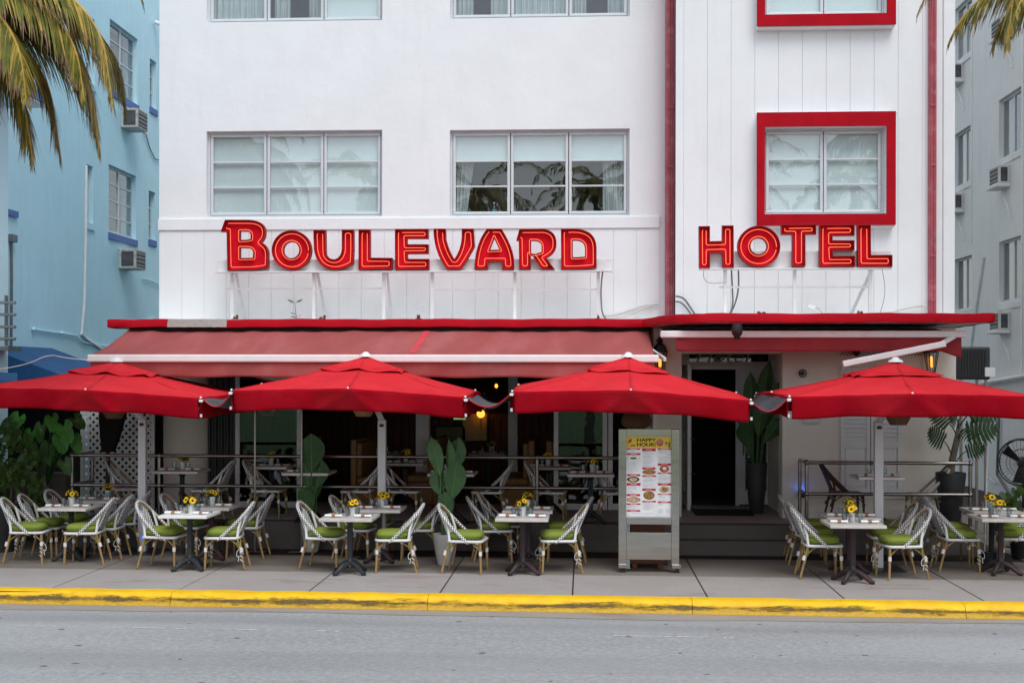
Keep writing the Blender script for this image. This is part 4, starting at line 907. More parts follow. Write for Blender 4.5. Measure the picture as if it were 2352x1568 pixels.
MB().bar(W(1936, 836, 17.75), W(2172, 789, 17.75), .05, .085).build('folding_arm', 'white_plastic', t, bevel=.012, world=True)
MB().bar(W(2160, 790, 17.78), (X(2195, YA2), YA2 + .05, ze - .03), .05, .05).build('arm_elbow', 'white_plastic', t, world=True)

# ================================================================ parasols
def parasol(label, uL, uM, uR, Yf, vL, vM, vR, pole_u, peak_u, peak_v, seed):
    random.seed(seed)
    FL, FR, FM = W(uL, vL, Yf), W(uR, vR, Yf), W(uM, vM, Yf)
    hw = (FR.x - FL.x) / 2; cx = (FL.x + FR.x) / 2; cy = Yf + hw
    zL, zR = FL.z, FR.z; bow = FM.z - (zL + zR) / 2
    pk = W(peak_u, peak_v, cy); px = X(pole_u, cy + .12); py = cy + .12
    t = thing('parasol', label, 'parasol', (px, py, 0), 0, 'red parasols along the pavement')
    zt = lambda x: zL + (zR - zL) * (x - FL.x) / (2 * hw)
    cor = [(-1, -1), (0, -1), (1, -1), (1, 0), (1, 1), (0, 1), (-1, 1), (-1, 0)]
    ev = [Vector((cx + a * hw, cy + b_ * hw, zt(cx + a * hw) + (bow if (a == 0 or b_ == 0) else 0))) for a, b_ in cor]
    top = Vector((pk.x, cy, pk.z - .10)); n = 8
    def surf(k, s, r):
        "point on sector k, s along the eave, r from the top (0) to the eave (1)"
        e = ev[k].lerp(ev[(k + 1) % 8], s); p = top.lerp(e, r)
        p.z -= .030 * math.sin(s * math.pi) * r * (1.1 - r) + .02 * math.sin(r * math.pi) + .0035 * r * math.sin(s * 17 + k * 3 + seed) * math.sin(s * math.pi) + .003 * math.sin(r * 14 + k + s * 5) ; return p
    mb = MB()
    for k in range(8): mb.grid(lambda s, r: surf(k, s, .06 + .94 * r), 16, 16)
    cp = mb.build('canopy', 'parasol_red', t, smooth=True, world=True, solid=.004)
    # hems along the ribs
    mb = MB()
    for k in range(0, 8, 2): mb.tube([surf(k, 0, .1 + .9 * i / 9) + Vector((0, 0, .002)) for i in range(10)], .004, 4)
    mb.build('seam', 'parasol_red', cp, world=True)
    # four valances, cut at the corners, pinched at the middle
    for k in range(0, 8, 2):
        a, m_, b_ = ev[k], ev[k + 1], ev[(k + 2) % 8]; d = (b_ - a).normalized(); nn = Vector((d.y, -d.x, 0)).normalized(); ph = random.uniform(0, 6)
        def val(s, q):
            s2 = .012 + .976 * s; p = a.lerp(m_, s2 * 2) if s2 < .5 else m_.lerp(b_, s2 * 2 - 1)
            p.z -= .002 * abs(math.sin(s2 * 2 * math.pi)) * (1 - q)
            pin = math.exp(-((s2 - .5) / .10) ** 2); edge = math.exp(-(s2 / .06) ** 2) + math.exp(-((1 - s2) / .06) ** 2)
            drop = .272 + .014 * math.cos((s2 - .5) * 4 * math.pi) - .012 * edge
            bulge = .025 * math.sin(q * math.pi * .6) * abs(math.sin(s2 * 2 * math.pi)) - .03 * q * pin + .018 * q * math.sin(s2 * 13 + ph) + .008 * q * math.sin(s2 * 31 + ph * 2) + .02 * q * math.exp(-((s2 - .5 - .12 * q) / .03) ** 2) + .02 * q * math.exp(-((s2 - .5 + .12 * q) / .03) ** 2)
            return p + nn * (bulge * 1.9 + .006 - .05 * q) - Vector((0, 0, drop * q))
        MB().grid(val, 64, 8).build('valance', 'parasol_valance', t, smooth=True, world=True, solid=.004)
    # raised vent flap with a wavy edge
    mb = MB(); f1 = .365
    for k in range(8):
        def vent(s, r):
            p = surf(k, s, .02 + (f1 - .02) * r); w_ = .012 * math.sin(s * math.pi) * r; p.z += .030 + .004 * r - w_ + .012 * r * math.sin((k + s) * 7 + seed) + .02 * (1 - r); return p
        mb.grid(vent, 8, 6)
    for k in range(8): mb.grid(lambda s, r: surf(k, s, f1 * .80 + .012 * r) + Vector((0, 0, .044 - .014 * r + .010 * math.sin((k + s) * 7 + seed))), 8, 1)
    mb.build('vent_flap', 'parasol_red', t, smooth=True, world=True, solid=.004)
    MB().lathe([(.10, -.03), (.085, .0), (.05, .012), (.04, .03), (.012, .04)], (top.x, top.y, top.z + .075), 20).build('finial', 'white_plastic', t, smooth=True, world=True)
    # ribs, hub, mast
    hub = Vector((top.x, top.y, top.z - .35))
    MB().lathe([(.07, -.06), (.07, .06)], hub, 12).build('hub', 'pole_white', t, world=True)
    for k in range(8):
        MB().tube([surf(k, 0, .06 + .92 * i / 8) - Vector((0, 0, .03)) for i in range(9)], .014, 6).build('rib', 'pole_white', t, world=True)
        MB().bar(hub, surf(k, 0, .5) - Vector((0, 0, .045)), .02, .03).build('strut', 'pole_white', t, world=True)
        e = ev[k]; MB().ball(e + Vector((0, 0, .006)) + Vector((e.x - cx, e.y - cy, 0)).normalized() * -.01, .016, 4).build('rib_button', 'white_plastic', t, smooth=True, world=True)
        if k % 2 == 0:
            o_ = Vector((e.x - cx, e.y - cy, 0)).normalized()
            MB().box(e.x - .024, e.x + .024, e.y - .026, e.y + .015, e.z - .055, e.z - .02).build('corner_cap', 'white_plastic', t, bevel=.008, world=True)
            MB().box(e.x - .014, e.x + .014, e.y - .004, e.y + .004, e.z - .25, e.z - .21).build('corner_tab', 'pole_white', t, world=True)
    zp = Z(965, py)
    MB().box(px - .058, px + .058, py - .05, py + .05, .012, zp).build('mast', 'pole_white', t, bevel=.012, world=True)
    MB().bar((px, py, zp - .02), (top.x, top.y, hub.z - .03), .06, .07).build('mast_head', 'pole_white', t, bevel=.008, world=True)
    MB().lathe([(.024, 0), (.024, .004)], (0, 0, 0), 16).xf(Matrix.Translation((px, py - .051, zp - .08)) @ Matrix.Rotation(R(90), 4, 'X') @ Matrix.Scale(1.5, 4, (1, 0, 0))).build('maker_badge', 'black_metal', t, world=True)
    MB().box(px - .3, px + .3, py - .3, py + .3, 0, .012).build('base_plate', 'cast_iron', t, world=True)
    return t, ev
random.seed(1)
P1 = parasol('red parasol shading the tables beside the planters and lattice', -68, 197, 462, 16.3, 889, 895, 914, 328, 269, 822, 1)
P2 = parasol('red parasol in front of the middle of the wide faded awning', 530, 842, 1070, 16.1, 896, 892, 912, 878, 840, 810, 2)
P3 = parasol('red parasol above the steel menu stand and entrance', 1175, 1448, 1726, 15.9, 899, 896, 919, 1482, 1443, 811, 3)
P4 = parasol('red parasol shading tables before the shuttered cream wall', 1812, 2098, 2384, 15.5, 911, 904, 910, 2018, 2057, 822, 4)
def rain_gutter(label, ea, eb):
    "fabric trough lashed between two parasols"
    a0, a1 = ea[2] + Vector((0, .06, -.01)), ea[4]; b0, b1 = eb[0] + Vector((0, .06, -.01)), eb[6]
    t = thing('rain_gutter', label, 'rain gutter', ((a0.x + b0.x) / 2, a0.y, a0.z - .2))
    sag = .16
    def f(s, q):
        p = a0.lerp(b0, s).lerp(a1.lerp(b1, s), q * .97); p.z -= sag * math.sin(s * math.pi) * (1 + .1 * math.sin(q * 9)) - .01 * math.sin(q * 14 + s * 4); return p
    MB().grid(f, 16, 24).build('trough', 'gutter_grey', t, smooth=True, world=True, solid=.004)
    MB().tube([f(i / 16, 0) for i in range(17)], .007, 5).build('hem', 'parasol_red', t, smooth=True, world=True)
rain_gutter('grey fabric rain gutter between the planters parasol and awning parasol', P1[1], P2[1])
rain_gutter('grey fabric rain gutter between the awning parasol and menu stand parasol', P2[1], P3[1])
rain_gutter('grey fabric rain gutter between the menu stand parasol and shuttered wall parasol', P3[1], P4[1])
# woven shades hung under the parasols
def shade(label, u, v, Y, w, h, z_top, mat='shade_woven', n=18):
    p = W(u, v, Y); t = thing('hanging_basket_shade', label, 'lampshade', (p.x, p.y, p.z - h / 2))
    MB().lathe([(w * .30, 0), (w * .42, h * .3), (w * .5, h * .7), (w * .5, h), (w * .47, h), (w * .40, h * .35), (w * .28, .02)], (0, 0, 0), n).build('shade', mat, t, smooth=True)
    MB().tube([(0, 0, h * .6), (0, 0, z_top - p.z + h / 2)], .006, 5).build('cord', 'cable_grey', t)
shade('brown woven shade under the parasol beside the planters', 262, 940, 17.7, .36, .26, 2.42)
shade('pale woven shade under the parasol before the wide awning', 835, 938, 17.5, .34, .22, 2.42, 'kraft')
shade('tapered brown woven shade under the parasol by the shutters', 2063, 953, 16.9, .36, .26, 2.42)
p = W(1462, 962, 17.3)
t = thing('hanging_basket_shade', 'round dark woven shade hanging above the steel menu stand', 'lampshade', (p.x, p.y, p.z - .14))
MB().lathe([(.10, 0), (.19, .05), (.21, .12), (.17, .22), (.08, .28)], (0, 0, 0), 20).build('shade', 'shade_woven', t, smooth=True); MB().tube([(0, 0, .25), (0, 0, .62)], .006, 5).build('cord', 'cable_grey', t)

# ================================================================ railings
def railing(label, u0, u1, Y, posts, zl, zh, ret=None):
    x0, x1 = X(u0, Y), X(u1, Y)
    t = thing('railing', label, 'railing', ((x0 + x1) / 2, Y, ZT))
    for z in (zl, zh): MB().tube([(x0, Y, z), (x1, Y, z)], .026, 10).build('rail', 'rail_metal', t, smooth=True, world=True)
    for u in posts:
        x = X(u, Y); MB().tube([(x, Y, ZT), (x, Y, zh)], .028, 10).build('post', 'rail_metal', t, smooth=True, world=True)
        for z in (zl, zh): MB().ball((x, Y, z), .042, 6).build('joint_collar', 'rail_metal', t, smooth=True, world=True)
        MB().lathe([(.06, 0), (.06, .012), (.03, .02)], (x, Y, ZT), 14).build('foot', 'rail_metal', t, smooth=True, world=True)
    for (u, y2) in ret or []:
        x = X(u, Y)
        for z in (zl, zh): MB().tube([(x, Y, z), (x, y2, z)], .026, 10).build('rail', 'rail_metal', t, smooth=True, world=True)
        MB().tube([(x, y2, ZT), (x, y2, zh)], .028, 10).build('post', 'rail_metal', t, smooth=True, world=True)
YR = 18.62
railing('long tubular metal railing along the restaurant terrace', 166, 1428, YR, (166, 366, 1010, 1234, 1426), Z(1121, YR), Z(1051, YR), [(166, 19.4)])
railing('short tubular metal railing before the shuttered cream wall', 1853, 2229, YR, (1853, 2229), Z(1130, YR), Z(1059, YR), [(1853, 19.2)])
# ================================================================ chairs and tables
def uv_tube(o, path, n, around, step):
    "wrap a chequer round a tube: around squares per turn half, one square every step metres"
    ul = o.data.uv_layers.new(name='uv'); ac = [0.0]
    for a, b_ in zip(path, path[1:]): ac.append(ac[-1] + (Vector(b_) - Vector(a)).length)
    for p in o.data.polygons:
        if p.index >= (len(path) - 1) * n: continue
        i, j = divmod(p.index, n)
        for li, (jj, ii) in zip(p.loop_indices, ((j, i), (j + 1, i), (j + 1, i + 1), (j, i + 1))): ul.data[li].uv = (jj / n * around * 2, ac[ii] / step)
    return o
def make_chair(kind):
    "bistro armless chair facing +x; kind: 'plain', 'loose' (unravelled wrapping), 'bare' (no cushion), 'brown'"
    br = kind == 'brown'
    wv, wp, wr, bm_ = ('brown_wicker',) * 3 + ('brown_wicker',) if br else ('weave_bw', 'weave_panel', 'wrap_white', 'bamboo')
    t = thing('bistro_chair', '-', 'chair')
    for s in (-1, 1):
        MB().tube([(.205, s * .195, .425), (.213, s * .20, .2), (.222, s * .208, 0)], [.017, .017, .015], 10).build('leg', bm_, t, smooth=True)
        MB().tube([(-.305, s * .205, 0), (-.245, s * .20, .23), (-.20, s * .195, .43)], [.015, .017, .017], 10).build('leg', bm_, t, smooth=True)
        MB().tube([(-.20, s * .195, .43), (-.215, s * .185, .56), (-.265, s * .168, .735)], [.018, .018, .015], 10).build('back_post', wr, t, smooth=True)
        for x, z in ((.212, .27), (-.255, .27)):
            x2 = x; MB().tube([(x2 + (.0 if x > 0 else .008), s * .202, z + .028), (x2 - (.0 if x > 0 else .008), s * .203, z - .028)], .0215, 10).build('leg_wrap', wr, t, smooth=True)
        # bent cane braces under the seat
        MB().tube(bez((.21, s * .2, .285), (.19, s * .2, .34), (.09, s * .19, .405), 6), .0085, 6).build('brace', bm_, t, smooth=True)
        MB().tube(bez((-.245, s * .2, .285), (-.2, s * .2, .34), (-.10, s * .19, .405), 6), .0085, 6).build('brace', bm_, t, smooth=True)
    for x in (.21, -.245): MB().tube(bez((x, -.2, .285), (x * .98, -.16, .37), (x * .9, -.06, .405), 6) + bez((x * .9, .06, .405), (x * .98, .16, .37), (x, .2, .285), 6), .0085, 6).build('brace', bm_, t, smooth=True)
    # woven seat with white edge roll
    pl = arc(.17, .17, .055, .055, 0, 90, 4) + arc(-.16, .17, .055, .055, 90, 180, 4) + arc(-.16, -.17, .055, .055, 180, 270, 4) + arc(.17, -.17, .055, .055, 270, 360, 4)
    st_ = MB().prism(pl, lambda x, y: (x, y, .408), lambda x, y: (x, y, .436)).build('seat', 'weave_seat' if not br else wp, t)
    MB().tube([(x, y, .422) for x, y in pl], .018, 8, closed=True).build('seat_edge', wr if not br else wp, st_, smooth=True)
    # leaning hoop of the back, woven outside, cane inside
    hp = [(.045, -.222, .405), (-.06, -.221, .50), (-.20, -.213, .635), (-.30, -.185, .745), (-.365, -.12, .84), (-.392, 0, .882), (-.365, .12, .84), (-.30, .185, .745), (-.20, .213, .635), (-.06, .221, .50), (.045, .222, .405)]
    hp = chaikin(hp, 2, False)
    uv_tube(MB().tube(hp, .022, 10).build('back_hoop', wv, t, smooth=True), hp, 10, 4, .020)
    MB().tube([(x + .016, y * .955, z - .018) for x, y, z in hp], .0125, 8).build('hoop_cane', bm_, t, smooth=True)
    mb = MB(); nu, nv = 20, 14
    def bp_(a, b_):
        s = a * 2 - 1; hw_ = .172 - .035 * b_ - .11 * max(0, b_ - .66) ** 1.2 * 2.2
        return (-.215 - .165 * b_ - .02 * (1 - s * s), s * hw_, .475 + .385 * b_ - .05 * max(0, b_ - .7) / .3 * s * s)
    P = [bp_(i / nu, j / nv) for j in range(nv + 1) for i in range(nu + 1)]
    F = [(j * (nu + 1) + i, j * (nu + 1) + i + 1, (j + 1) * (nu + 1) + i + 1, (j + 1) * (nu + 1) + i) for j in range(nv) for i in range(nu) if not (j in (10, 11, 12) and 4 < i < 15 and not (j == 10 and i in (5, 14)) and not (j == 12 and i in (5, 14)))]
    mb.add(P, F); ob = mb.build('back_weave', wp, t, smooth=True, solid=.008); ul = ob.data.uv_layers.new(name='uv')
    for lp in ob.data.loops: i_ = lp.vertex_index; ul.data[lp.index].uv = ((i_ % (nu + 1)) / nu * 15, (i_ // (nu + 1)) / nv * 18)
    if kind in ('plain', 'loose'):
        mb = MB(); nn = 24
        def cush(a, b_):
            th = a * 2 * math.pi; c, s = math.cos(th), math.sin(th); k = 1 / (abs(c) ** 5 + abs(s) ** 5) ** .2
            ph = (b_ - .5) * math.pi; q = math.cos(ph) ** .2 if b_ not in (0, 1) else 0
            return (.0 + .215 * k * c * q, .210 * k * s * q, .490 + .050 * math.sin(ph) * (1.12 - .12 * q))
        mb.grid(cush, nn, 10); cu = mb.build('cushion', 'cushion_green', t, smooth=True)
        MB().tube([(.217 * k_ * math.cos(th_), .212 * k_ * math.sin(th_), .490) for th_ in [i * 2 * math.pi / 48 for i in range(48)] for k_ in [1 / (abs(math.cos(th_)) ** 5 + abs(math.sin(th_)) ** 5) ** .2]], .005, 5, closed=True).build('piping', 'cushion_green', cu, smooth=True)
        for s in (-1, 1): MB().tube([(-.19, s * .19, .47), (-.215, s * .215, .42), (-.20, s * .225, .36), (-.21, s * .222, .30)], .005, 5).build('tie', 'cushion_green', t, smooth=True)
    if kind == 'loose':
        for x0, s in ((.214, -1), (-.262, 1)):
            MB().tube([(x0 + .023 * math.cos(i * .9), s * .204 + .023 * math.sin(i * .9), .30 - i * .0075 + .006 * math.sin(i * 2.1)) for i in range(27)], .0045, 5).build('loose_strand', 'wrap_white', t, smooth=True)
            MB().tube(chaikin([(x0 + .02, s * .21, .29), (x0 + .07, s * .215, .24), (x0 + .06, s * .22, .17), (x0 + .03, s * .215, .20), (x0 + .045, s * .22, .12)], 2, False), .004, 5).build('loose_strand', 'wrap_white', t, smooth=True)
    return t
CH_ = {k: (make_chair(k), []) for k in ('plain', 'loose', 'bare', 'brown')}
SIDE = {1: 'blue neighbour side', -1: 'grey neighbour side'}
def chair(u, v, d, kind, phrase, z=0.0, jit=0.0, Y=None):
    p = G(u, v, z) if Y is None else Vector((X(u, Y), Y, z))
    what = {'plain': 'green-cushioned woven chair', 'loose': 'woven chair with unravelled wrapping', 'bare': 'cushionless black and white woven chair', 'brown': 'dark brown wicker chair'}[kind]
    pr, us = CH_[kind]
    o = place(pr, us, (p.x + .04 * d, p.y + (.2 if Y is None else 0), z + .0), (0 if d > 0 else math.pi) + jit, what + ' ' + phrase, 'woven bistro chairs')
    for ch in o.children:                      # cushions never sit quite alike
        if ch.name.startswith('cushion'): ch.rotation_euler.z = random.uniform(-.09, .09); ch.location.x = random.uniform(-.012, .02); ch.scale = (1, 1, 1)
    return o
def make_table(top, iron, size=.68):
    t = thing('bistro_table', '-', 'table'); h = size / 2
    MB().box(-h, h, -h, h, .705, .745).build('table_top', top, t, bevel=.006)
    MB().box(-.2, .2, -.2, .2, .69, .7045).build('top_plate', iron, t)
    MB().lathe([(.075, .10), (.06, .13), (.055, .16), (.038, .19), (.034, .22), (.034, .64), (.05, .66), (.07, .689)], (0, 0, 0), 16).build('column', iron, t, smooth=True)
    for i in range(8):
        a = i * math.pi / 4; MB().bar((.033 * math.cos(a), .033 * math.sin(a), .22), (.033 * math.cos(a), .033 * math.sin(a), .63), .009).build('flute', iron, t)
    for i in range(4):
        a = R(45 + 90 * i + 8); c, s = math.cos(a), math.sin(a)
        MB().tube([(c * r, s * r, z) for r, z in ((.03, .13), (.09, .125), (.15, .095), (.20, .055), (.25, .028), (.285, .022))], [.05, .042, .034, .03, .03, .021], 8).build('foot', iron, t, smooth=True)
    return t
TB = {'white': (make_table('table_white', 'cast_iron', .64), []), 'wood': (make_table('table_wood', 'cast_iron'), []), 'rusty': (make_table('table_wood', 'cast_rusty'), [])}
# ---- table ware prototypes
def make_vase(seed):
    random.seed(seed); t = thing('sunflower_vase', '-', 'vase')
    MB().lathe([(.036, 0), (.045, .10), (.047, .115), (.042, .115), (.038, .02)], (0, 0, 0), 16).build('vase', 'ceramic', t, smooth=True)
    mb = MB()
    for k in range(26):
        a, el, L = random.uniform(0, 6.28), random.uniform(-.2, 1.2), random.uniform(.06, .11); d = Vector((math.cos(a) * math.cos(el), math.sin(a) * math.cos(el), math.sin(el))) * L; b0 = Vector((0, 0, .12)) + d * .15; s_ = d.cross(Vector((0, .2, 1))).normalized() * L * .22
        mb.add([b0, b0 + d * .55 + s_, b0 + d, b0 + d * .55 - s_], [(0, 1, 2, 3)])
    mb.build('foliage', 'leaf_mid', t)
    for k in range(6):
        a = k * 1.047 + random.uniform(-.3, .3); el = random.uniform(.25, 1.0); d = Vector((math.cos(a) * math.cos(el), math.sin(a) * math.cos(el), math.sin(el))); c = Vector((0, 0, .13)) + d * random.uniform(.06, .085)
        q = d.to_track_quat('Z', 'Y').to_matrix().to_4x4(); M = Matrix.Translation(c) @ q; r = random.uniform(.036, .048); mb = MB()
        for i in range(13):
            b_ = i * 2 * math.pi / 13; e = Vector((math.cos(b_), math.sin(b_), 0)); s_ = Vector((-e.y, e.x, 0)) * r * .23
            for dz in (0, .007): e2 = Vector((math.cos(b_ + dz * 34), math.sin(b_ + dz * 34), 0)); mb.add([e2 * r * .3, e2 * r * .7 + s_ + Vector((0, 0, .006 - dz)), e2 * r + Vector((0, 0, random.uniform(-.008, .012))), e2 * r * .7 - s_ + Vector((0, 0, .006 - dz))], [(0, 1, 2, 3)])
        fl = mb.xf(M).build('flower', 'petal', t)
        MB().lathe([(r * .31, .0), (r * .29, .007), (r * .15, .010)], (0, 0, 0), 10).xf(M).build('flower_eye', 'flower_eye', fl, smooth=True)
    return t
VS = [(make_vase(s), []) for s in (21, 22, 23)]
gl = thing('tumbler', '-', 'glass'); MB().lathe([(.028, 0), (.036, .105), (.033, .105), (.026, .012), (.001, .012)], (0, 0, 0), 14).build('tumbler_glass', 'tumbler', gl, smooth=True)
GL = (gl, [])
nk = thing('napkin_roll', '-', 'napkin')
MB().grid(lambda a, b_: (-.11 + .22 * a, .045 * math.cos(b_ * 2 * math.pi) * (1 + .08 * math.sin(a * 9)), .018 + .017 * math.sin(b_ * 2 * math.pi) * (1 + .15 * math.sin(a * 7))), 14, 12).build('napkin', 'napkin', nk, smooth=True)
MB().grid(lambda a, b_: (-.022 + .044 * a, .048 * math.cos(b_ * 2 * math.pi), .018 + .0185 * math.sin(b_ * 2 * math.pi)), 1, 12).build('paper_band', 'kraft', nk, smooth=True)
NK = (nk, [])
PLT = {}
for k, m_ in (('terracotta', 'terracotta'), ('black', 'slate_plate')):
    o = thing('side_plate', '-', 'plate'); MB().lathe([(.045, 0), (.05, .004), (.085, .014), (.088, .018), (.083, .018), (.05, .009), (.001, .008)], (0, 0, 0), 20).build('plate', m_, o, smooth=True); PLT[k] = (o, [])
sk = thing('salt_shaker', '-', 'shaker'); MB().lathe([(.02, 0), (.022, .05), (.018, .07)], (0, 0, 0), 10).build('shaker_glass', 'tumbler', sk, smooth=True); MB().lathe([(.019, .07), (.019, .085), (.012, .092)], (0, 0, 0), 10).build('cap', 'steel', sk, smooth=True)
SKR = (sk, [])
def setting(c, zt, ph, seed, glasses=3, plates=('terracotta', 'black'), flowers=True, shaker=True):
    "lay one table; c = its centre, zt = height of its top"
    random.seed(seed); z = zt + .0005
    if flowers:
        pr, us = VS[seed % 3]; place(pr, us, (c.x + random.uniform(-.04, .06), c.y + .08, z), random.uniform(0, 6), 'white vase of yellow sunflowers on the ' + ph, 'sunflower vases')
    for s, pk in zip((-1, 1), plates):
        y = c.y - random.uniform(.06, .14)
        place(*NK, (c.x + s * .19, y, z), random.uniform(-.08, .08), 'rolled white napkin beside the ' + pk + ' plate, ' + ph, 'napkin rolls')
        place(*PLT[pk], (c.x + s * .21, y + .135, z), 0, pk + ' side plate on the ' + ph, 'side plates')
    for k in range(glasses):
        place(*GL, (c.x + (-.11, .10, .05, -.06)[k] + random.uniform(-.01, .01), c.y + (.0, -.02, .22, .24)[k], z), 0, 'water tumbler ' + (f'nearest the {plates[0]} plate, ', f'nearest the {plates[1]} plate, ', 'behind the vase toward grey building, ', 'behind the vase toward blue building, ')[k] + ph, 'water tumblers')
    if shaker: place(*SKR, (c.x - .03, c.y - .04, z), 0, 'small salt shaker on the ' + ph, 'salt shakers')
def table(u, v, kind, ph, seed, z=0.0, **kw):
    p = G(u, v, z + .745); c = Vector((p.x, p.y + .33, z))
    pr, us = TB[kind]; place(pr, us, c, 0, 'square table with cast iron base, ' + {'white': 'plain white top, ', 'wood': '', 'rusty': 'reddened feet, '}[kind] + ph, 'cast iron bistro tables')
    return c
TABS = [  # (u, v of near edge), kind, place phrase, seed
    (141, 1167, 'wood', 'front row, by the planters', 1, 0), (215, 1150, 'wood', 'second row, by the lattice', 2, 0),
    (418, 1184, 'white', 'front row, before the cream pier', 3, 0), (470, 1166, 'rusty', 'second row, behind the plain white top', 4, 0),
    (793, 1191, 'wood', 'front row, under the awning parasol', 5, 0), (862, 1171, 'rusty', 'second row, behind the awning parasol table', 6, 0),
    (1198, 1191, 'rusty', 'front row, nearest the menu stand', 7, 0), (1211, 1173, 'rusty', 'second row, near the menu stand', 8, 0),
    (1972, 1206, 'rusty', 'front row, before the shutters', 9, 0), (1962, 1189, 'rusty', 'second row, before the shutters', 10, 0),
    (2318, 1192, 'rusty', 'front row, by the black fan', 11, 0), (2296, 1176, 'wood', 'second row, by the black fan', 12, 0),
    (402, 1082, 'wood', 'on the terrace beside the cream pier', 13, ZT), (612, 1072, 'white', 'on the terrace before the glass leaf', 14, ZT),
    (700, 1086, 'wood', 'on the terrace behind the smaller paddle plant', 15, ZT), (925, 1064, 'wood', 'just inside the open restaurant front', 16, ZT),
    (1035, 1088, 'wood', 'on the terrace behind the tall paddle plant', 17, ZT), (1260, 1073, 'wood', 'on the terrace between the booths', 18, ZT),
    (1357, 1089, 'wood', 'on the terrace behind the menu stand', 19, ZT), (2026, 1096, 'white', 'on the terrace against the shutters', 20, ZT),
    (872, 1042, 'wood', 'deep inside the dark restaurant', 21, ZT), (1118, 1042, 'wood', 'deep inside by the lit wall lamp', 22, ZT)]
for u, v, k, ph, sd, z in TABS:
    c = table(u, v, k, ph, sd, z)
    short = ph.replace('front row, ', 'front table ').replace('second row, ', 'second-row table ')
    short = short if 'table' in short[:20] else 'table ' + short
    setting(c, z + .745, short, sd, 2 if z else 3 + sd % 2, ('terracotta', 'black') if sd % 2 else ('black', 'terracotta'), shaker=not z)
CHAIRS = [
    (49, 1294, 1, 'loose', 'at the front planters table'), (189, 1296, -1, 'plain', 'at the front planters table'),
    (88, 1282, 1, 'plain', 'in second row by the planters'), (235, 1284, -1, 'loose', 'in second row by the planters'), (145, 1268, 1, 'plain', 'in third row by the lattice'), (278, 1270, -1, 'plain', 'in third row by the lattice'),
    (362, 1307, 1, 'plain', 'at the plain white pavement table'), (513, 1309, -1, 'loose', 'at the plain white pavement table'), (415, 1281, 1, 'loose', 'in second row behind the plain white table'), (562, 1281, -1, 'plain', 'in second row behind the plain white table'),
    (735, 1310, 1, 'plain', 'at the front awning parasol table'), (907, 1315, -1, 'loose', 'at the front awning parasol table'), (808, 1288, 1, 'plain', 'in second row under the awning parasol'), (962, 1288, -1, 'plain', 'in second row under the awning parasol'), (850, 1272, 1, 'plain', 'in third row under the awning parasol'),
    (1064, 1318, 1, 'plain', 'beside the tall paddle plant pot'), (1288, 1317, -1, 'loose', 'beside the steel menu stand'), (1127, 1290, 1, 'loose', 'in second row beyond the tall paddle plant'), (1302, 1291, -1, 'plain', 'in second row near the menu stand'), (1150, 1276, 1, 'plain', 'in third row beyond the tall paddle plant'),
    (1886, 1330, 1, 'plain', 'at the front table before the shutters'), (2082, 1332, -1, 'loose', 'at the front table before the shutters'), (1872, 1307, 1, 'plain', 'in second row before the shutters'), (2052, 1309, -1, 'plain', 'in second row before the shutters'), (1852, 1286, 1, 'plain', 'in third row beside the entry step'), (2078, 1290, -1, 'plain', 'in third row before the shutters'),
    (2203, 1313, 1, 'loose', 'at the front table by the black fan'), (2188, 1294, 1, 'plain', 'in second row by the black fan'), (2356, 1312, -1, 'plain', 'at the front table by the black fan'), (2338, 1294, -1, 'loose', 'in second row by the black fan')]
random.seed(77)
for u, v, d, k, ph in CHAIRS: chair(u, v, d, k, ph + (', facing grey building' if d > 0 else ', facing blue building'), 0, random.uniform(-.17, .17))
for u, d, k, ph, Y in ((296, 1, 'bare', 'before the white lattice', 19.1), (488, -1, 'bare', 'beside the cream pier', 18.95), (612, 1, 'bare', 'before the glass leaf', 18.98), (828, -1, 'bare', 'behind the awning parasol mast', 18.97), (925, 1, 'bare', 'beyond the awning parasol mast', 18.99), (1128, -1, 'bare', 'beside a tan booth', 18.97), (1258, 1, 'bare', 'beside the second railing post', 19.0), (1412, 1, 'bare', 'behind the menu stand', 18.95), (2128, -1, 'bare', 'beside the monstera planter', 19.0), (1938, 1, 'brown', 'against the shutters', 19.05)):
    chair(u, 0, d, k, 'on the terrace ' + ph, ZT, random.uniform(-.08, .08), Y)
chair(470, 0, 1, 'brown', 'on the pavement below the cream pier', 0, .1, 18.1)
# ================================================================ booths inside
def booth(u, d, Y, ph, w=1.5):
    x = X(u, Y); t = thing('booth_seat', 'tan leather booth seat ' + ph, 'booth', (x, Y, ZT))
    MB().box(-.05, .05, 0, w, 0, 1.1).build('back_panel', 'booth_tan', t, bevel=.02)
    MB().box(min(.051 * d, .5 * d), max(.051 * d, .5 * d), .02, w, 0, .36).build('plinth', 'booth_tan', t, bevel=.01)
    MB().box(min(.051 * d, .53 * d), max(.051 * d, .53 * d), 0, w, .362, .48).build('seat_pad', 'booth_tan', t, bevel=.04)
    MB().box(min(.051 * d, .14 * d), max(.051 * d, .14 * d), .02, w, .482, 1.05).build('back_pad', 'booth_tan', t, bevel=.03)
for u, d, Y, ph in ((500, 1, 20.75, 'beside the fluted panel'), (690, -1, 20.8, 'behind the glass leaf frame'), (812, 1, 20.8, 'behind the smaller paddle plant'), (1000, -1, 21.2, 'behind the tall paddle plant'), (1221, -1, 20.75, 'with its back to the second railing post'), (1262, 1, 20.75, 'facing the menu stand'), (1389, -1, 20.9, 'behind the second glass leaf')):
    booth(u, d, Y, ph)
emis('exit_green', (.25, .6, .2), .5)
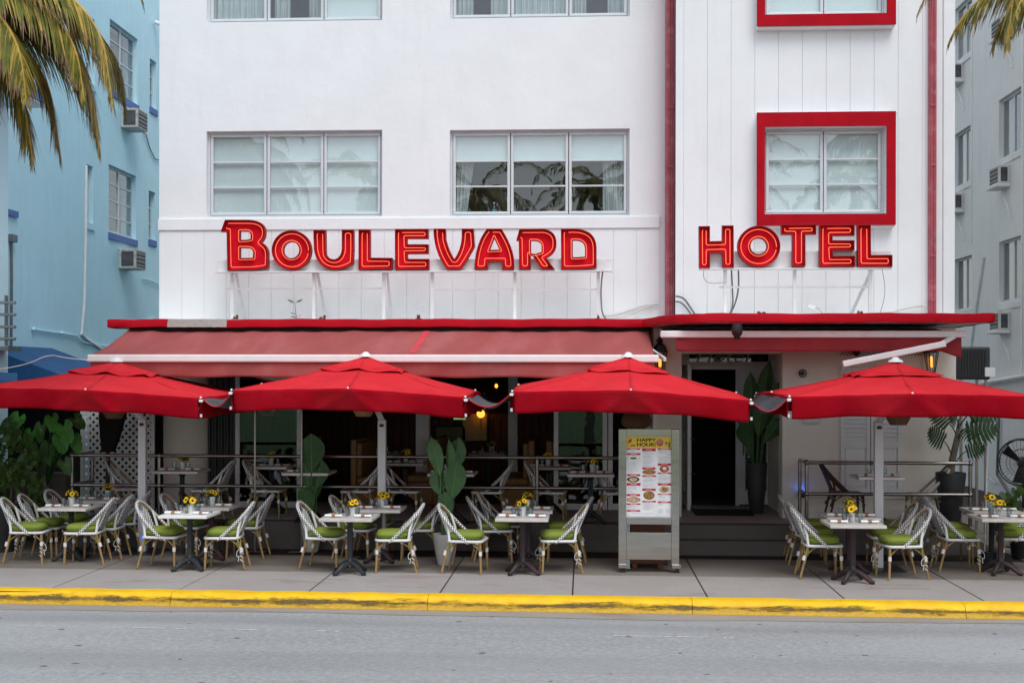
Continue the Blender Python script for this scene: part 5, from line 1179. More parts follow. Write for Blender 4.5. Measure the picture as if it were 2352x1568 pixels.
# ================================================================ lamps
def lantern(u, v, Y, label):
    p = W(u, v, Y); t = thing('wall_lantern', label, 'lantern', p)
    MB().lathe([(.115, .02), (.105, .05), (.085, .12), (.03, .17), (.012, .19), (.02, .21), (.008, .24)], (0, 0, 0), 6).build('roof', 'black_metal', t)
    MB().lathe([(.105, .02), (.06, -.26), (.065, -.28), (.02, -.33)], (0, 0, 0), 6).xf(Matrix.Identity(4)).build('pane', 'tumbler', t)
    for i in range(6):
        a = R(60 * i); MB().bar((.105 * math.cos(a), .105 * math.sin(a), .02), (.06 * math.cos(a), .06 * math.sin(a), -.26), .012).build('bar', 'black_metal', t)
    MB().lathe([(.07, -.29), (.07, -.27), (.06, -.26)], (0, 0, 0), 6).build('base', 'black_metal', t)
    MB().lathe([(.022, -.20), (.022, -.06), (.01, -.03)], (0, 0, 0), 10).build('candle_bulb', 'bulb_amber', t, smooth=True)
    MB().tube([(0, 0, .22), (0, .06, .34), (0, .16, .33), (0, YT - Y - .02, .2)], .012, 6).build('bracket', 'black_metal', t, smooth=True)
    MB().lathe([(.05, 0), (.05, .02)], (0, 0, 0), 12).xf(Matrix.Translation((0, YT - Y - .002, .2)) @ Matrix.Rotation(R(90), 4, 'X')).build('wall_plate', 'black_metal', t)
lantern(1516, 812, YT - .16, 'black wall lantern with lit amber bulb beside the entrance')
lantern(2139, 813, YT - .16, 'black wall lantern with lit amber bulb near the alley')
def pendant(u, v, Y, label):
    p = W(u, v, Y); t = thing('pendant_bulb', label, 'lamp', p)
    MB().ball((0, 0, 0), .028, 6, 1.35).build('bulb', 'bulb_amber', t, smooth=True); MB().lathe([(.018, .035), (.018, .08)], (0, 0, 0), 8).build('socket', 'black_metal', t); MB().tube([(0, 0, .08), (0, 0, ZCB - p.z)], .004, 5).build('cord', 'black_metal', t)
pendant(1140, 886, 21.5, 'lit filament pendant bulb inside the restaurant front')
pendant(694, 917, 21.8, 'lit filament pendant bulb deep behind the glass leaf')
p = W(1104, 950, 25.9); t = thing('wall_sconce', 'lit amber wall lamp beside a picture inside', 'lamp', (p.x, 26.14, p.z))
MB().ball((0, -.2, 0), .085, 8).build('globe', 'bulb_amber', t, smooth=True); MB().tube([(0, -.2, -.08), (0, -.15, -.3), (0, 0, -.3)], .012, 6).build('arm', 'rail_metal', t, smooth=True)
t = thing('framed_picture', 'framed picture beside the lit wall lamp inside', 'picture', (X(1090, 26.1), 26.15, Z(985, 26.1)))
MB().box(-.3, .3, -.03, 0, -.3, .35).build('frame', 'dark_timber', t, bevel=.01); MB().box(-.25, .25, -.034, -.031, -.25, .3).build('print', 'print_food_pale', t)
t = thing('framed_picture', 'wide green picture on the inside back wall', 'picture', (X(1035, 26.1), 26.15, Z(1010, 26.1)))
MB().box(-.35, .35, -.03, 0, -.2, .3).build('frame', 'dark_timber', t, bevel=.01); MB().box(-.3, .3, -.034, -.031, -.15, .25).build('print', 'print_green', t)
t = thing('exit_sign', 'small lit green sign high inside the restaurant', 'sign', (X(1056, 25), 25, Z(957, 25))); MB().box(-.12, .12, -.02, .02, -.06, .06).build('case', 'exit_green', t)
p = W(1842, 1128, YT - .08); t = thing('uplight', 'small blue uplight fixed low on the cream wall', 'lamp', p)
MB().box(-.05, .05, -.06, .078, -.09, 0).build('body', 'black_metal', t, bevel=.01); MB().box(-.04, .04, -.04, .06, .001, .012).build('lens', 'led_blue', t)
p = W(333, 1233, 17.62); t = thing('mast_light', 'small blue light clipped to parasol mast near the planters', 'lamp', (p.x, p.y, p.z)); MB().box(-.03, .03, -.03, .03, -.014, .014).build('lens', 'led_blue', t, bevel=.006)
p = W(1693, 760, 17.62); t = thing('spotlight', 'black spotlight hanging under the canopy above the entrance', 'spotlight', (p.x, p.y, ZCB))
MB().bar((-.055, 0, 0), (-.055, 0, -.12), .012).build('yoke', 'black_metal', t); MB().bar((.055, 0, 0), (.055, 0, -.12), .012).build('yoke', 'black_metal', t)
MB().lathe([(.035, -.24), (.045, -.19), (.07, -.16), (.08, -.10), (.07, -.04), (.04, -.02)], (0, 0, 0), 14).build('body', 'black_metal', t, smooth=True)
p = W(1967, 805, YT - .08); t = thing('dome_camera', 'small black dome camera above the shutters', 'camera', p); MB().ball((0, 0, -.04), .05, 6).build('dome', 'black_metal', t, smooth=True); MB().box(-.05, .05, -.04, .08, -.03, .02).build('base', 'black_metal', t)
# ================================================================ menu stand
p = G(1491, 1316); k = .00136; YM = p.y + .1
ms = thing('menu_stand', 'stainless steel menu stand on castors with a printed food poster', 'menu stand', (p.x, YM, 0))
def mx(c): return (c - 397) * k
def mz(c): return (1475 - c) * k
for a, b_ in ((105, 180), (610, 685)): MB().box(mx(a), mx(b_), -.06, .06, mz(1400), mz(98)).build('side_post', 'steel', ms, bevel=.006)
for nm_, a, b_ in (('top_rail', 98, 168), ('mid_rail', 945, 1012), ('lower_panel', 1090, 1350)): MB().box(mx(180) + .001, mx(610) - .001, -.055, -.02, mz(b_), mz(a)).build(nm_, 'steel', ms, bevel=.003)
MB().box(mx(182), mx(608), -.018, .055, mz(945), mz(168)).build('poster_back', 'steel', ms)
for a in (112, 622): MB().box(mx(a) - .01, mx(a + 70) + .012, -.075, .075, mz(1432), mz(1392)).build('foot_block', 'steel', ms, bevel=.005)
for a in (155, 672):
    for y in (-.04, .04): MB().tube([(mx(a), y - .012, .025), (mx(a), y + .012, .025)], .025, 12).build('castor', 'black_metal', ms, smooth=True); MB().box(mx(a) - .012, mx(a) + .012, y - .016, y + .016, .03, mz(1432)).build('castor_fork', 'black_metal', ms)
mb = MB()
for i in range(9): mb.box(mx(240) + i * .0555, mx(240) + i * .0555 + .053, .30, .32, .10, .60)
tb = thing('timber_trolley', 'reddish timber box on wheels behind the steel menu stand', 'trolley', (p.x, YM + .3, 0))
for i in range(9): MB().box(-.22 + i * .0502, -.22 + i * .0502 + .048, 0, .02, .07, .66).build('plank', 'timber_red', tb)
MB().box(-.22, .23, .021, .3, .07, .66).build('box', 'dark_timber', tb)
for a in (-.17, .17): MB().tube([(a, .01, .035), (a, .05, .035)], .035, 12).build('wheel', 'timber_red', tb, smooth=True)
MB().box(-.29, -.235, 0, .2, .0, .64).build('side_board', 'door_white', tb)
yp = -.058
def pr(a, b_, c, d, mat, name, par, lift=0): return MB().box(mx(a), mx(b_), -.0215 - .0012 * (lift + 1), -.0195, mz(d), mz(c)).build(name, mat, par)
ps = pr(180.5, 609.5, 172, 940, 'print_white', 'poster', ms)
hd = pr(181, 609, 173, 282, 'print_yellow', 'poster_header', ps, 1)
def tx(s, cx, cy, size, mat, sx=1.0, lift=3):
    return text_mesh(s, size, 'lettering', mat, ps, Matrix.Translation((mx(cx), -.0215 - .0012 * (lift + 1), mz(cy))) @ Matrix.Rotation(R(90), 4, 'X'), .0003, sx)
def bold(s, cx, cy, size, mat, sx, lift=3):
    for o in (-1.4, 0, 1.4): tx(s, cx + o, cy, size, mat, sx, lift)
bold('HAPPY', 370, 206, .066, 'print_black', 1.25); bold('HOUR!', 370, 250, .066, 'print_black', 1.22)
MB().lathe([(33 * k, 0), (33 * k, .001)], (0, 0, 0), 28).xf(Matrix.Translation((mx(500), -.0248, mz(230))) @ Matrix.Rotation(R(90), 4, 'X')).build('badge', 'print_red', ps)
bold('FREE', 500, 237, .034, 'print_white', 1.0, 4); pr(478, 522, 210, 213, 'print_white', 'fine_print', ps, 3); pr(480, 520, 218, 221, 'print_white', 'fine_print', ps, 3)
pr(222, 264, 252, 264, 'timber_red', 'crest', ps, 2)
for a, b_, w in ((196, 188, 7), (200, 240, 9)): pass
mb = MB()
for cx, cy, r in ((225, 200, 9), (214, 212, 11), (205, 226, 9), (222, 218, 8)): mb.lathe([(r * k, 0), (r * k, .0006)], (0, 0, 0), 10) if 0 else mb.add([(mx(cx + r * math.cos(t_)), -.0246, mz(cy + r * math.sin(t_))) for t_ in [i * .6283 for i in range(10)]], [tuple(range(10))])
mb.build('chilli_print', 'print_red', ps)
mb = MB()
for cx, cy, r in ((560, 225, 12), (560, 245, 12)): mb.add([(mx(cx + r * math.cos(t_)), -.0246, mz(cy + 1.5 * r * math.sin(t_))) for t_ in [i * .6283 for i in range(10)]], [tuple(range(10))])
mb.build('drink_print', 'print_food_pale', ps)
pr(580, 600, 222, 276, 'print_green', 'drink_print', ps, 3)
REDS = [(182, 314, 284, 298), (184, 313, 330, 350), (186, 313, 532, 552), (184, 316, 617, 642), (184, 313, 723, 744), (184, 316, 812, 827), (186, 313, 876, 893), (330, 461, 284, 312), (333, 459, 467, 488), (331, 464, 542, 556), (333, 461, 670, 692), (332, 465, 787, 802), (477, 609, 284, 298), (480, 607, 427, 450), (478, 609, 515, 528), (481, 608, 617, 640), (480, 611, 718, 730), (482, 608, 792, 808)]
for i, (a, b_, c, d) in enumerate(REDS):
    pr(a, b_, c, d, 'print_red', 'heading_bar', ps, 1); pr(a + 35, b_ - 35, (c + d) / 2 - 2, (c + d) / 2 + 2, 'print_white', 'fine_print', ps, 2)
random.seed(9); mb = MB()
def lines(a, b_, c, d):
    y = c
    while y < d:
        ww = random.uniform(.35, .8) if int((y - c) / 6.5) % 3 == 0 else random.uniform(.7, 1)
        th = 2.6 if int((y - c) / 6.5) % 3 == 0 else 1.4
        mb.box(mx(a), mx(a + (b_ - a) * ww), -.0231, -.0195, mz(y + th), mz(y)); y += 6.5 if random.random() < .8 else 12
for a, b_, c, d in ((190, 300, 306, 326), (192, 305, 420, 528), (192, 300, 650, 718), (192, 300, 832, 872), (340, 450, 320, 462), (340, 450, 562, 664), (342, 450, 808, 875), (487, 605, 304, 424), (487, 605, 536, 612), (487, 580, 738, 788), (487, 550, 815, 830), (487, 545, 865, 900), (556, 606, 865, 900), (240, 560, 908, 914)): lines(a, b_, c, d)
mb.build('fine_print', 'print_grey', ps)['kind'] = 'stuff'
def oval(cx, cy, rx, ry, mat, lift, nm_='food_print'):
    MB().add([(mx(cx + rx * math.cos(i * .3142)), -.0215 - .0012 * (lift + 1), mz(cy + ry * math.sin(i * .3142))) for i in range(20)], [tuple(range(20))]).build(nm_, mat, ps)
for cx, cy, rx, ry, pm1, rx2, ry2, pm2 in ((248, 380, 60, 28, 'print_grey', 56, 25, 'print_white'), (246, 583, 60, 28, 'print_black', 40, 18, 'print_food_pale'), (250, 778, 66, 26, 'print_red', 58, 20, 'print_food_pale'), (397, 512, 66, 24, 'print_food', 40, 14, 'print_food'), (397, 736, 54, 40, 'print_black', 48, 34, 'print_food'), (543, 480, 46, 34, 'print_red', 38, 27, 'print_food'), (545, 678, 52, 32, 'print_food_pale', 30, 18, 'print_food')):
    oval(cx, cy, rx, ry, pm1, 1); oval(cx, cy, rx2, ry2, pm2, 2)
oval(248, 380, 34, 12, 'print_green', 3); oval(545, 475, 18, 14, 'print_white', 3)
# door mat
t = tag(MB().box(X(1592, 20.2), X(1725, 20.2), 19.7, 20.6, ZT + .0045, ZT + .018).build('door_mat', 'mat_black', None, bevel=.005), 'black mat before the open hotel door', 'door mat')
# glasses of the sheet screens on the terrace: slim posts
for u, lb in ((586, 'before the glass leaf'), (693, 'behind the smaller paddle plant')):
    Y = 18.15; x = X(u, Y); t = thing('screen_post', 'slim grey steel screen post ' + lb, 'post', (x, Y, 0))
    MB().tube([(0, 0, .012), (0, 0, 2.3)], .016, 8).build('pole', 'rail_metal', t, smooth=True); MB().box(-.18, .18, -.06, .06, 0, .012).build('base', 'rail_metal', t)
# ================================================================ plants
pm('leaf_rib', (.13, .22, .07), .5, .2, 9)
def paddle(mb, base, tip_dir, stalk, L, wd, bend=.3, mi=0, face=None):
    "one long-stalked paddle leaf: stalk tube + folded blade"
    d = Vector(tip_dir).normalized(); b0 = Vector(base); k0 = b0 + Vector((d.x * .25, d.y * .25, 1)).normalized() * stalk
    mb.tube([b0, b0.lerp(k0, .5) + Vector((d.x, d.y, 0)) * .01, k0], [.014, .012, .008], 6, mi)
    side = Vector(face).cross(d).normalized() if face else d.cross(Vector((0, -1, .2))).normalized()
    nrm = side.cross(d).normalized()
    def f(a, b_):
        s = a * 2 - 1; w_ = wd / 2 * (math.sin(b_ ** 1.25 * math.pi) ** .62 if 0 < b_ < 1 else 0) + .002
        p = k0 + d * (L * (b_ - .05 * s * s * b_)) + side * (s * w_ * (1 + .015 * math.sin(b_ * 23 + s * 2))) + nrm * (abs(s) * w_ * .42 - bend * L * b_ * b_ * .5 + .0045 * math.sin(b_ * 75 - abs(s) * 6) * abs(s) ** .5)
        return p - Vector((0, 0, bend * L * b_ ** 2 * .25))
    mb.grid(f, 8, 40, mi); mb.tube([f(.5, i / 12) - nrm * .003 for i in range(12)], [.007 - .0004 * i for i in range(12)], 5, mi + 1)
def paddle_plant(label, loc, leaves, pot_h, pot_r, pot_mat, name='paddle_plant', fluted=True):
    t = thing(name, label, 'plant', loc)
    n = 40 if fluted else 20
    mb = MB(); prof = [(pot_r * .58, 0), (pot_r * .62, .01), (pot_r * .82, pot_h * .4), (pot_r * .96, pot_h * .8), (pot_r, pot_h), (pot_r * .9, pot_h), (pot_r * .86, pot_h - .05), (.001, pot_h - .05)]
    mb.lathe(prof, (0, 0, 0), n)
    if fluted: mb.v = [(x * (1 + (.018 if (i % n) % 2 else 0)), y * (1 + (.018 if (i % n) % 2 else 0)), z) for i, (x, y, z) in enumerate(mb.v)]
    mb.build('pot', pot_mat, t, smooth=not fluted)
    MB().lathe([(pot_r * .84, pot_h - .045), (pot_r * .5, pot_h - .03), (.001, pot_h - .03)], (0, 0, 0), 16).build('soil', 'bark', t)
    for b, d, stalk, L, wd, bend, fc in leaves:
        m2 = MB(); paddle(m2, (b[0], b[1], pot_h - .04), d, stalk, L, wd, bend, 0, fc); m2.build('leaf', ['leaf_paddle', 'leaf_rib'], t, smooth=True)
    return t
front = (0, -1, .15)
p = G(1020, 1300)
paddle_plant('tall paddle leaved plant in a white fluted pot on the pavement', (p.x, p.y + .16, 0), [
    ((-.03, 0), (-.22, .0, 1), .82, .58, .20, .15, front), ((.04, .02), (.02, .05, 1), .72, .62, .17, .1, (-.7, -1, .1)), ((.06, -.02), (.16, -.05, 1), .50, .58, .30, .12, front), ((.0, -.05), (.02, -.1, 1), .22, .42, .22, .1, front),
    ((-.05, .04), (-.18, .1, 1), .55, .40, .22, .2, (.5, -1, .1)), ((.05, .05), (.12, .1, 1), .42, .45, .15, .1, (1, -.6, .1)), ((.03, .06), (.20, .25, 1), .85, .55, .26, .3, front), ((-.02, .03), (-.08, .1, 1), .60, .42, .14, .2, (1, -.3, .1))], .42, .165, 'pot_white')
Y = 18.2
paddle_plant('smaller paddle leaved plant in a white pot beside the railing', (X(716, Y), Y, 0), [
    ((0, -.02), (.03, -.1, 1), .80, .58, .36, .12, front), ((-.04, 0), (-.12, .05, 1), .55, .42, .24, .2, front), ((.05, .02), (.16, .05, 1), .55, .45, .26, .2, front), ((-.02, -.03), (-.15, -.1, 1), .10, .55, .24, .3, front), ((.02, .04), (.05, .2, 1), .35, .5, .24, .2, (.6, -1, 0))], .42, .16, 'pot_white')
Y = 20.1
paddle_plant('dark paddle leaved plant in a tall black planter beside the door', (X(1738, Y), Y, ZT), [
    ((0, -.05), (.1, -.2, 1), .45, .85, .26, .2, front), ((.05, 0), (.3, -.1, 1), .55, .85, .24, .2, front), ((-.05, 0), (-.25, -.1, 1), .35, .8, .26, .3, front), ((.05, -.04), (.45, -.3, .7), .35, .7, .24, .5, front), ((-.04, .02), (-.05, .1, 1), .7, .8, .24, .1, front), ((.02, .04), (.18, .1, 1), .75, .95, .24, .1, front), ((-.06, -.05), (-.4, -.3, .8), .25, .6, .22, .4, front)], .80, .17, 'pot_dark', 'paddle_plant', False)
# monstera in a tall grey planter
def monstera_leaf(mb, b0, d, L, stalk, fc=(0, -1, .3)):
    d = Vector(d).normalized(); b0 = Vector(b0); k0 = b0 + Vector((d.x * .7, d.y * .7, .8)).normalized() * stalk
    mb.tube([b0, b0.lerp(k0, .6) + Vector((0, 0, .03)), k0], [.01, .008, .006], 6)
    side = Vector(fc).cross(d).normalized()
    for s in (-1, 1):
        for i in range(8):
            t_ = i / 8; a = k0 + d * (L * t_); ln = L * .55 * math.sin((t_ * .75 + .25) * math.pi) ** .8 + .02; dd = (side * s + d * (.15 + .7 * t_)).normalized()
            w0 = d * (L * .055); mb.add([a, a + dd * ln * .6 - w0 - Vector((0, 0, .02)), a + dd * ln - Vector((0, 0, .05 * ln / L)), a + dd * ln * .6 + w0 - Vector((0, 0, .01)), a + d * L * .11], [(0, 1, 2, 3, 4)])
    e = k0 + d * L; mb.add([k0 + d * L * .85 + side * .02, e + d * .04, k0 + d * L * .85 - side * .02], [(0, 1, 2)])
Y = 18.85
t = thing('monstera_plant', 'split leaved monstera in a tall dark grey planter by the alley', 'plant', (X(2184, Y), Y, ZT))
MB().lathe([(.12, 0), (.135, .02), (.215, .72), (.215, .76), (.19, .76), (.18, .70), (.001, .70)], (0, 0, 0), 24).build('planter', 'pot_dark', t, smooth=True)
MB().tube([(0, 0, .7), (.03, .02, .95), (.10, .03, 1.25), (.14, .03, 1.55)], [.05, .05, .045, .02], 10).build('stem', 'bark', t, smooth=True)
random.seed(4)
for b0, d, L, sk_ in (((.02, 0, 1.0), (-.5, -.3, .35), .34, .28), ((.08, 0, 1.2), (.6, -.2, .1), .42, .22), ((.12, 0, 1.4), (-.25, -.4, .2), .34, .2), ((.12, .02, 1.4), (.55, .1, .35), .40, .25), ((.1, 0, 1.25), (.2, -.5, -.1), .36, .2), ((.14, .02, 1.5), (.1, 0, .8), .36, .2), ((.03, 0, .85), (.55, -.3, .2), .26, .3), ((.13, 0, 1.45), (.6, -.1, -.05), .38, .3), ((.1, .05, 1.3), (-.4, .2, .4), .32, .2)):
    mb = MB(); monstera_leaf(mb, b0, d, L, sk_); mb.build('leaf', 'leaf_dark', t)
# taro with big heart leaves beside the blue building
def heart(mb, c, d, L, fc):
    d = Vector(d).normalized(); side = Vector(fc).cross(d).normalized(); n_ = side.cross(d); c = Vector(c); k = 16; V = [c]
    for i in range(k + 1):
        a = math.pi * (i / k * 2 - 1); r = L * (.60 - .38 * math.cos(a) * -1 * (1 if abs(a) < 1.6 else .55)) if abs(a) < 2.75 else L * .20
        r = L * (.48 + .50 * math.cos(a) ** 5 + .03 * math.sin(i * 2.7)) if abs(a) < 1.57 else L * (.55 + .05 * math.sin((abs(a) - 1.57) * 2)) * (1 if abs(a) < 2.8 else .35)
        w_ = .05 * L * math.sin(i * 2.3)
        V.append(c + d * math.cos(a) * r + side * math.sin(a) * r * .95 + n_ * (w_ * .4 - .12 * L * abs(math.sin(a))))
    mb.add(V, [(0, i + 1, i + 2) for i in range(k)])
    for i in (3, 5, 6, 7, 8, 9, 10, 11, 13): mb.tube([c - n_ * .004, c.lerp(V[i + 1], .55) - n_ * .006, c.lerp(V[i + 1], .93) - n_ * .003], [.006, .004, .002], 4, 1)
Yp = 18.9
t = thing('taro_plant', 'big heart leaved plant rising behind the planter wall', 'plant', (X(100, Yp), Yp, 0)); random.seed(12)
for u, v, dx, dz, L, m_ in ((40, 965, -.3, -.8, .34, 'leaf_bright'), (70, 1000, -.2, -1, .30, 'leaf_bright'), (150, 985, .45, -.8, .36, 'leaf_bright'), (172, 1012, .5, -1, .30, 'leaf_bright'), (115, 1030, .1, -1, .38, 'leaf_mid'), (85, 1040, -.3, -1, .36, 'leaf_mid'), (120, 965, .2, -.6, .30, 'leaf_bright'), (175, 965, .6, -.5, .30, 'leaf_mid'), (55, 1060, -.5, -.8, .28, 'leaf_mid'), (150, 1065, .5, -1, .28, 'leaf_mid'), (20, 975, -.6, -.6, .3, 'leaf_mid'), (95, 985, 0, -.9, .32, 'leaf_mid'), (140, 1010, .3, -.9, .33, 'leaf_bright')):
    c = W(u, v, Yp - .25 + random.uniform(-.25, .3)); mb = MB(); heart(mb, c, (dx, -.25, dz), L * .72, (random.uniform(-.3, .3), -1, .45)); mb.build('leaf', [m_, 'leaf_rib'], t, world=True)
    b0 = W(105, 1120, Yp); MB().tube(bez(tuple(b0), tuple(b0.lerp(c, .6) + Vector((0, 0, .25))), tuple(c), 6), [.018, .016, .014, .012, .01, .008, .006], 6).build('stalk', 'leaf_mid', t, smooth=True, world=True)
MB().tube([(X(108, Yp), Yp, 0), (X(104, Yp), Yp, .7), (X(100, Yp), Yp, 1.3)], [.09, .08, .05], 10).build('trunk', 'bark', t, smooth=True, world=True)
# rounded-leaf shrub at the edge
def leafcloud(mb, c, r, n, L, seed, sq=1.0):
    random.seed(seed)
    for _ in range(n):
        d = Vector((random.gauss(0, 1), random.gauss(0, 1), random.gauss(0, 1))).normalized(); q = Vector(c) + Vector((d.x * r[0], d.y * r[1], d.z * r[2])) * random.uniform(.55, 1.05)
        e = (d + Vector((random.uniform(-.6, .6), random.uniform(-.6, .6), random.uniform(-.2, .9)))).normalized() * L * random.uniform(.7, 1.2); s_ = e.cross(Vector((random.uniform(-1, 1), -1, random.uniform(-.4, 1)))).normalized() * L * .30
        mb.add([q, q + e * .5 + s_, q + e * .9 + s_ * .7, q + e, q + e * .9 - s_ * .7, q + e * .5 - s_], [(0, 1, 2, 3, 4, 5)])
Y = 18.3; t = thing('shrub', 'round leaved green shrub beside the first parasol tables', 'shrub', (X(20, Y), Y, 0))
mb = MB(); leafcloud(mb, (X(15, Y), Y, 1.30), (.38, .35, .40), 320, .12, 31); leafcloud(mb, (X(30, Y), Y, .75), (.42, .38, .45), 320, .12, 32); leafcloud(mb, (X(-60, Y), Y, 1.0), (.5, .4, .6), 300, .12, 33)
mb.build('foliage', 'shrub_leaf', t, world=True)
for k in range(5): MB().tube([(X(15 + k * 6 - 12, Y), Y, 0), (X(10 + k * 14 - 28, Y), Y + .05 * k - .1, 1.2)], [.02, .008], 6).build('stem', 'bark', t, smooth=True, world=True)
# planter wall in front of the blue building
o = MB().box(-11, X(160, 19.3), 19.15, 19.35, -.013, Z(1092, 19.2)).build('planter_wall', 'terrace_stone', None, bevel=.02); tag(o, 'low dark planter wall below the heart leaved plant', 'planter wall')
o = thing('planter', 'tall dark planter tub holding the round leaved shrub', 'planter', (X(-5, 18.0), 18.0, 0)); MB().lathe([(.26, 0), (.36, .62), (.36, .66), (.32, .66), (.30, .58), (.001, .58)], (0, 0, 0), 24).build('tub', 'pot_dark', o, smooth=True)
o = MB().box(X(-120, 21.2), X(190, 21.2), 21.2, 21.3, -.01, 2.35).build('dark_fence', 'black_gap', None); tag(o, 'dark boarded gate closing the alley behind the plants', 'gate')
# yellow-green croton at the right edge
Y = 18.3; t = thing('croton_shrub', 'yellow green croton shrub below the black fan', 'shrub', (X(2350, Y), Y, 0)); mb = MB(); leafcloud(mb, (X(2352, Y), Y, .72), (.28, .22, .18), 130, .14, 41); mb.build('foliage', 'shrub_leaf', t, world=True)
for k in range(3): MB().tube([(X(2350, Y), Y, .0), (X(2345 + k * 6, Y), Y, .7)], .012, 6).build('stem', 'bark', t, world=True)
MB().lathe([(.15, 0), (.2, .42), (.17, .42), (.16, .36), (.001, .36)], (X(2350, Y), Y, 0), 18).build('pot', 'pot_dark', t, smooth=True, world=True)
# ================================================================ lattice, heater, fan
Y = 19.75; xl0, xl1, zl0, zl1 = X(190, Y), X(351, Y), ZT, 2.36
t = thing('lattice_screen', 'white diagonal lattice screen beside the cream pier', 'lattice', ((xl0 + xl1) / 2, Y, ZT))
def clip_line(x, z, dx, dz):
    ts = []
    for a, d, lo, hi in ((x, dx, xl0, xl1), (z, dz, zl0, zl1)): t0, t1 = sorted(((lo - a) / d, (hi - a) / d)); ts.append((t0, t1))
    a, b_ = max(t[0] for t in ts), min(t[1] for t in ts)
    return None if b_ - a < .05 else ((x + dx * a, z + dz * a), (x + dx * b_, z + dz * b_))
sp = .118
for dn, off in ((1, 0.0), (-1, .008)):
    q = -30
    while q < 45:
        L_2 = clip_line(xl0 + q * sp, zl0, dn * 1.0, 1.0)
        if L_2: (a, b_), (c, d) = L_2; MB().bar((a, Y + off, b_), (c, Y + off, d), .042, .008, up=(0, 1, 0)).xf(Matrix.Identity(4)).build('slat', 'white_plastic', t, world=True)
        q += 1
for a, b_, c, d in ((xl0 - .03, xl0 + .02, zl0, zl1), (xl1 - .02, xl1 + .03, zl0, zl1), (xl0, xl1, zl0, zl0 + .05), (xl0, xl1, zl1 - .05, zl1)): MB().box(a, b_, Y - .018, Y + .02, c, d).build('frame', 'white_plastic', t, world=True)
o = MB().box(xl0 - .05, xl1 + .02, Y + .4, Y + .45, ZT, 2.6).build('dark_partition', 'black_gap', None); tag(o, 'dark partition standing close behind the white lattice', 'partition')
Y = 19.15; t = thing('patio_heater', 'covered black patio heater standing before the white lattice', 'heater', (X(248, Y), Y, ZT))
MB().lathe([(.20, 0), (.20, .03), (.05, .06), (.035, .09)], (0, 0, 0), 18).build('base', 'black_metal', t, smooth=True); MB().tube([(0, 0, .06), (0, 0, 1.05)], .035, 10).build('pole', 'black_metal', t, smooth=True)
mb = MB().grid(lambda a, b_: ((.10 + .11 * math.sin(min(1, b_ * 1.1) * math.pi * .62)) * math.cos(a * 2 * math.pi) * (1 + .08 * math.sin(a * 30 + b_ * 5)) + .13 * b_, (.10 + .08 * b_) * math.sin(a * 2 * math.pi) * (1 + .08 * math.sin(a * 22)), .98 + .98 * b_), 40, 14); mb.build('cover', 'mat_black', t, smooth=True)
MB().lathe([(.19, 1.93), (.16, 1.99), (.01, 2.02)], (.12, 0, 0), 16).build('cap', 'shade_woven', t, smooth=True)
Y = 19.3; c = W(2347, 1062, Y); t = thing('pedestal_fan', 'large black pedestal fan in the alley beside the grey building', 'fan', (c.x + .02, Y + .1, 0))
M = Matrix.Translation(c) @ Matrix.Rotation(R(-32), 4, 'Z') @ Matrix.Rotation(R(90), 4, 'X')
mb = MB()
for r, z in ((.36, 0), (.34, .07), (.34, -.07), (.2, .10), (.2, -.10)): mb.tube([(r * math.cos(i * math.pi / 18), r * math.sin(i * math.pi / 18), z) for i in range(36)], .008 if r > .3 else .004, 5, closed=True)
for i in range(32):
    a = i * math.pi / 16; mb.tube([(.05 * math.cos(a), .05 * math.sin(a), .10), (.2 * math.cos(a), .2 * math.sin(a), .10), (.34 * math.cos(a), .34 * math.sin(a), .07), (.36 * math.cos(a), .36 * math.sin(a), 0)], .003, 4)
mb.xf(M).build('cage', 'black_metal', t, world=True)
for i in range(3):
    a = R(120 * i + 20); mb = MB(); e = Vector((math.cos(a), math.sin(a), 0)); s_ = Vector((-e.y, e.x, 0)); mb.add([e * .04 - s_ * .03 + Vector((0, 0, .02)), e * .04 + s_ * .03 - Vector((0, 0, .02)), e * .31 + s_ * .09 - Vector((0, 0, .03)), e * .31 - s_ * .07 + Vector((0, 0, .03))], [(0, 1, 2, 3)]); mb.xf(M).build('blade', 'black_metal', t, world=True, solid=.004)
MB().lathe([(.05, -.22), (.085, -.18), (.085, -.04), (.05, .06), (.03, .10)], (0, 0, 0), 16).xf(M).build('motor', 'black_metal', t, smooth=True, world=True)
MB().tube([(c.x + .06, Y + .1, .03), (c.x + .06, Y + .1, c.z)], .025, 8).build('pole', 'black_metal', t, smooth=True, world=True); MB().lathe([(.26, 0), (.26, .02), (.06, .04)], (c.x + .06, Y + .1, 0), 20).build('base', 'black_metal', t, smooth=True, world=True)
t = thing('hose_coil', 'thin white pole leaning in the alley beside the railing', 'pole', (X(2262, 18.9), 18.9, 0)); MB().tube([(0, 0, 0), (.05, 0, 1.9)], .012, 6).build('shaft', 'white_metal', t, smooth=True); t.name = 'leaning_pole'
o = MB().tube(chaikin([tuple(W(u, v, Y_)) for u, v, Y_ in ((-30, 852, 17.2), (60, 838, 17.3), (112, 813, 17.5), (150, 822, 17.7), (206, 827, 17.85))], 2, False), .006, 5).build('string_wire', 'white_metal', None, smooth=True); tag(o, 'thin white wire strung from the awning past the navy awning', 'wire')
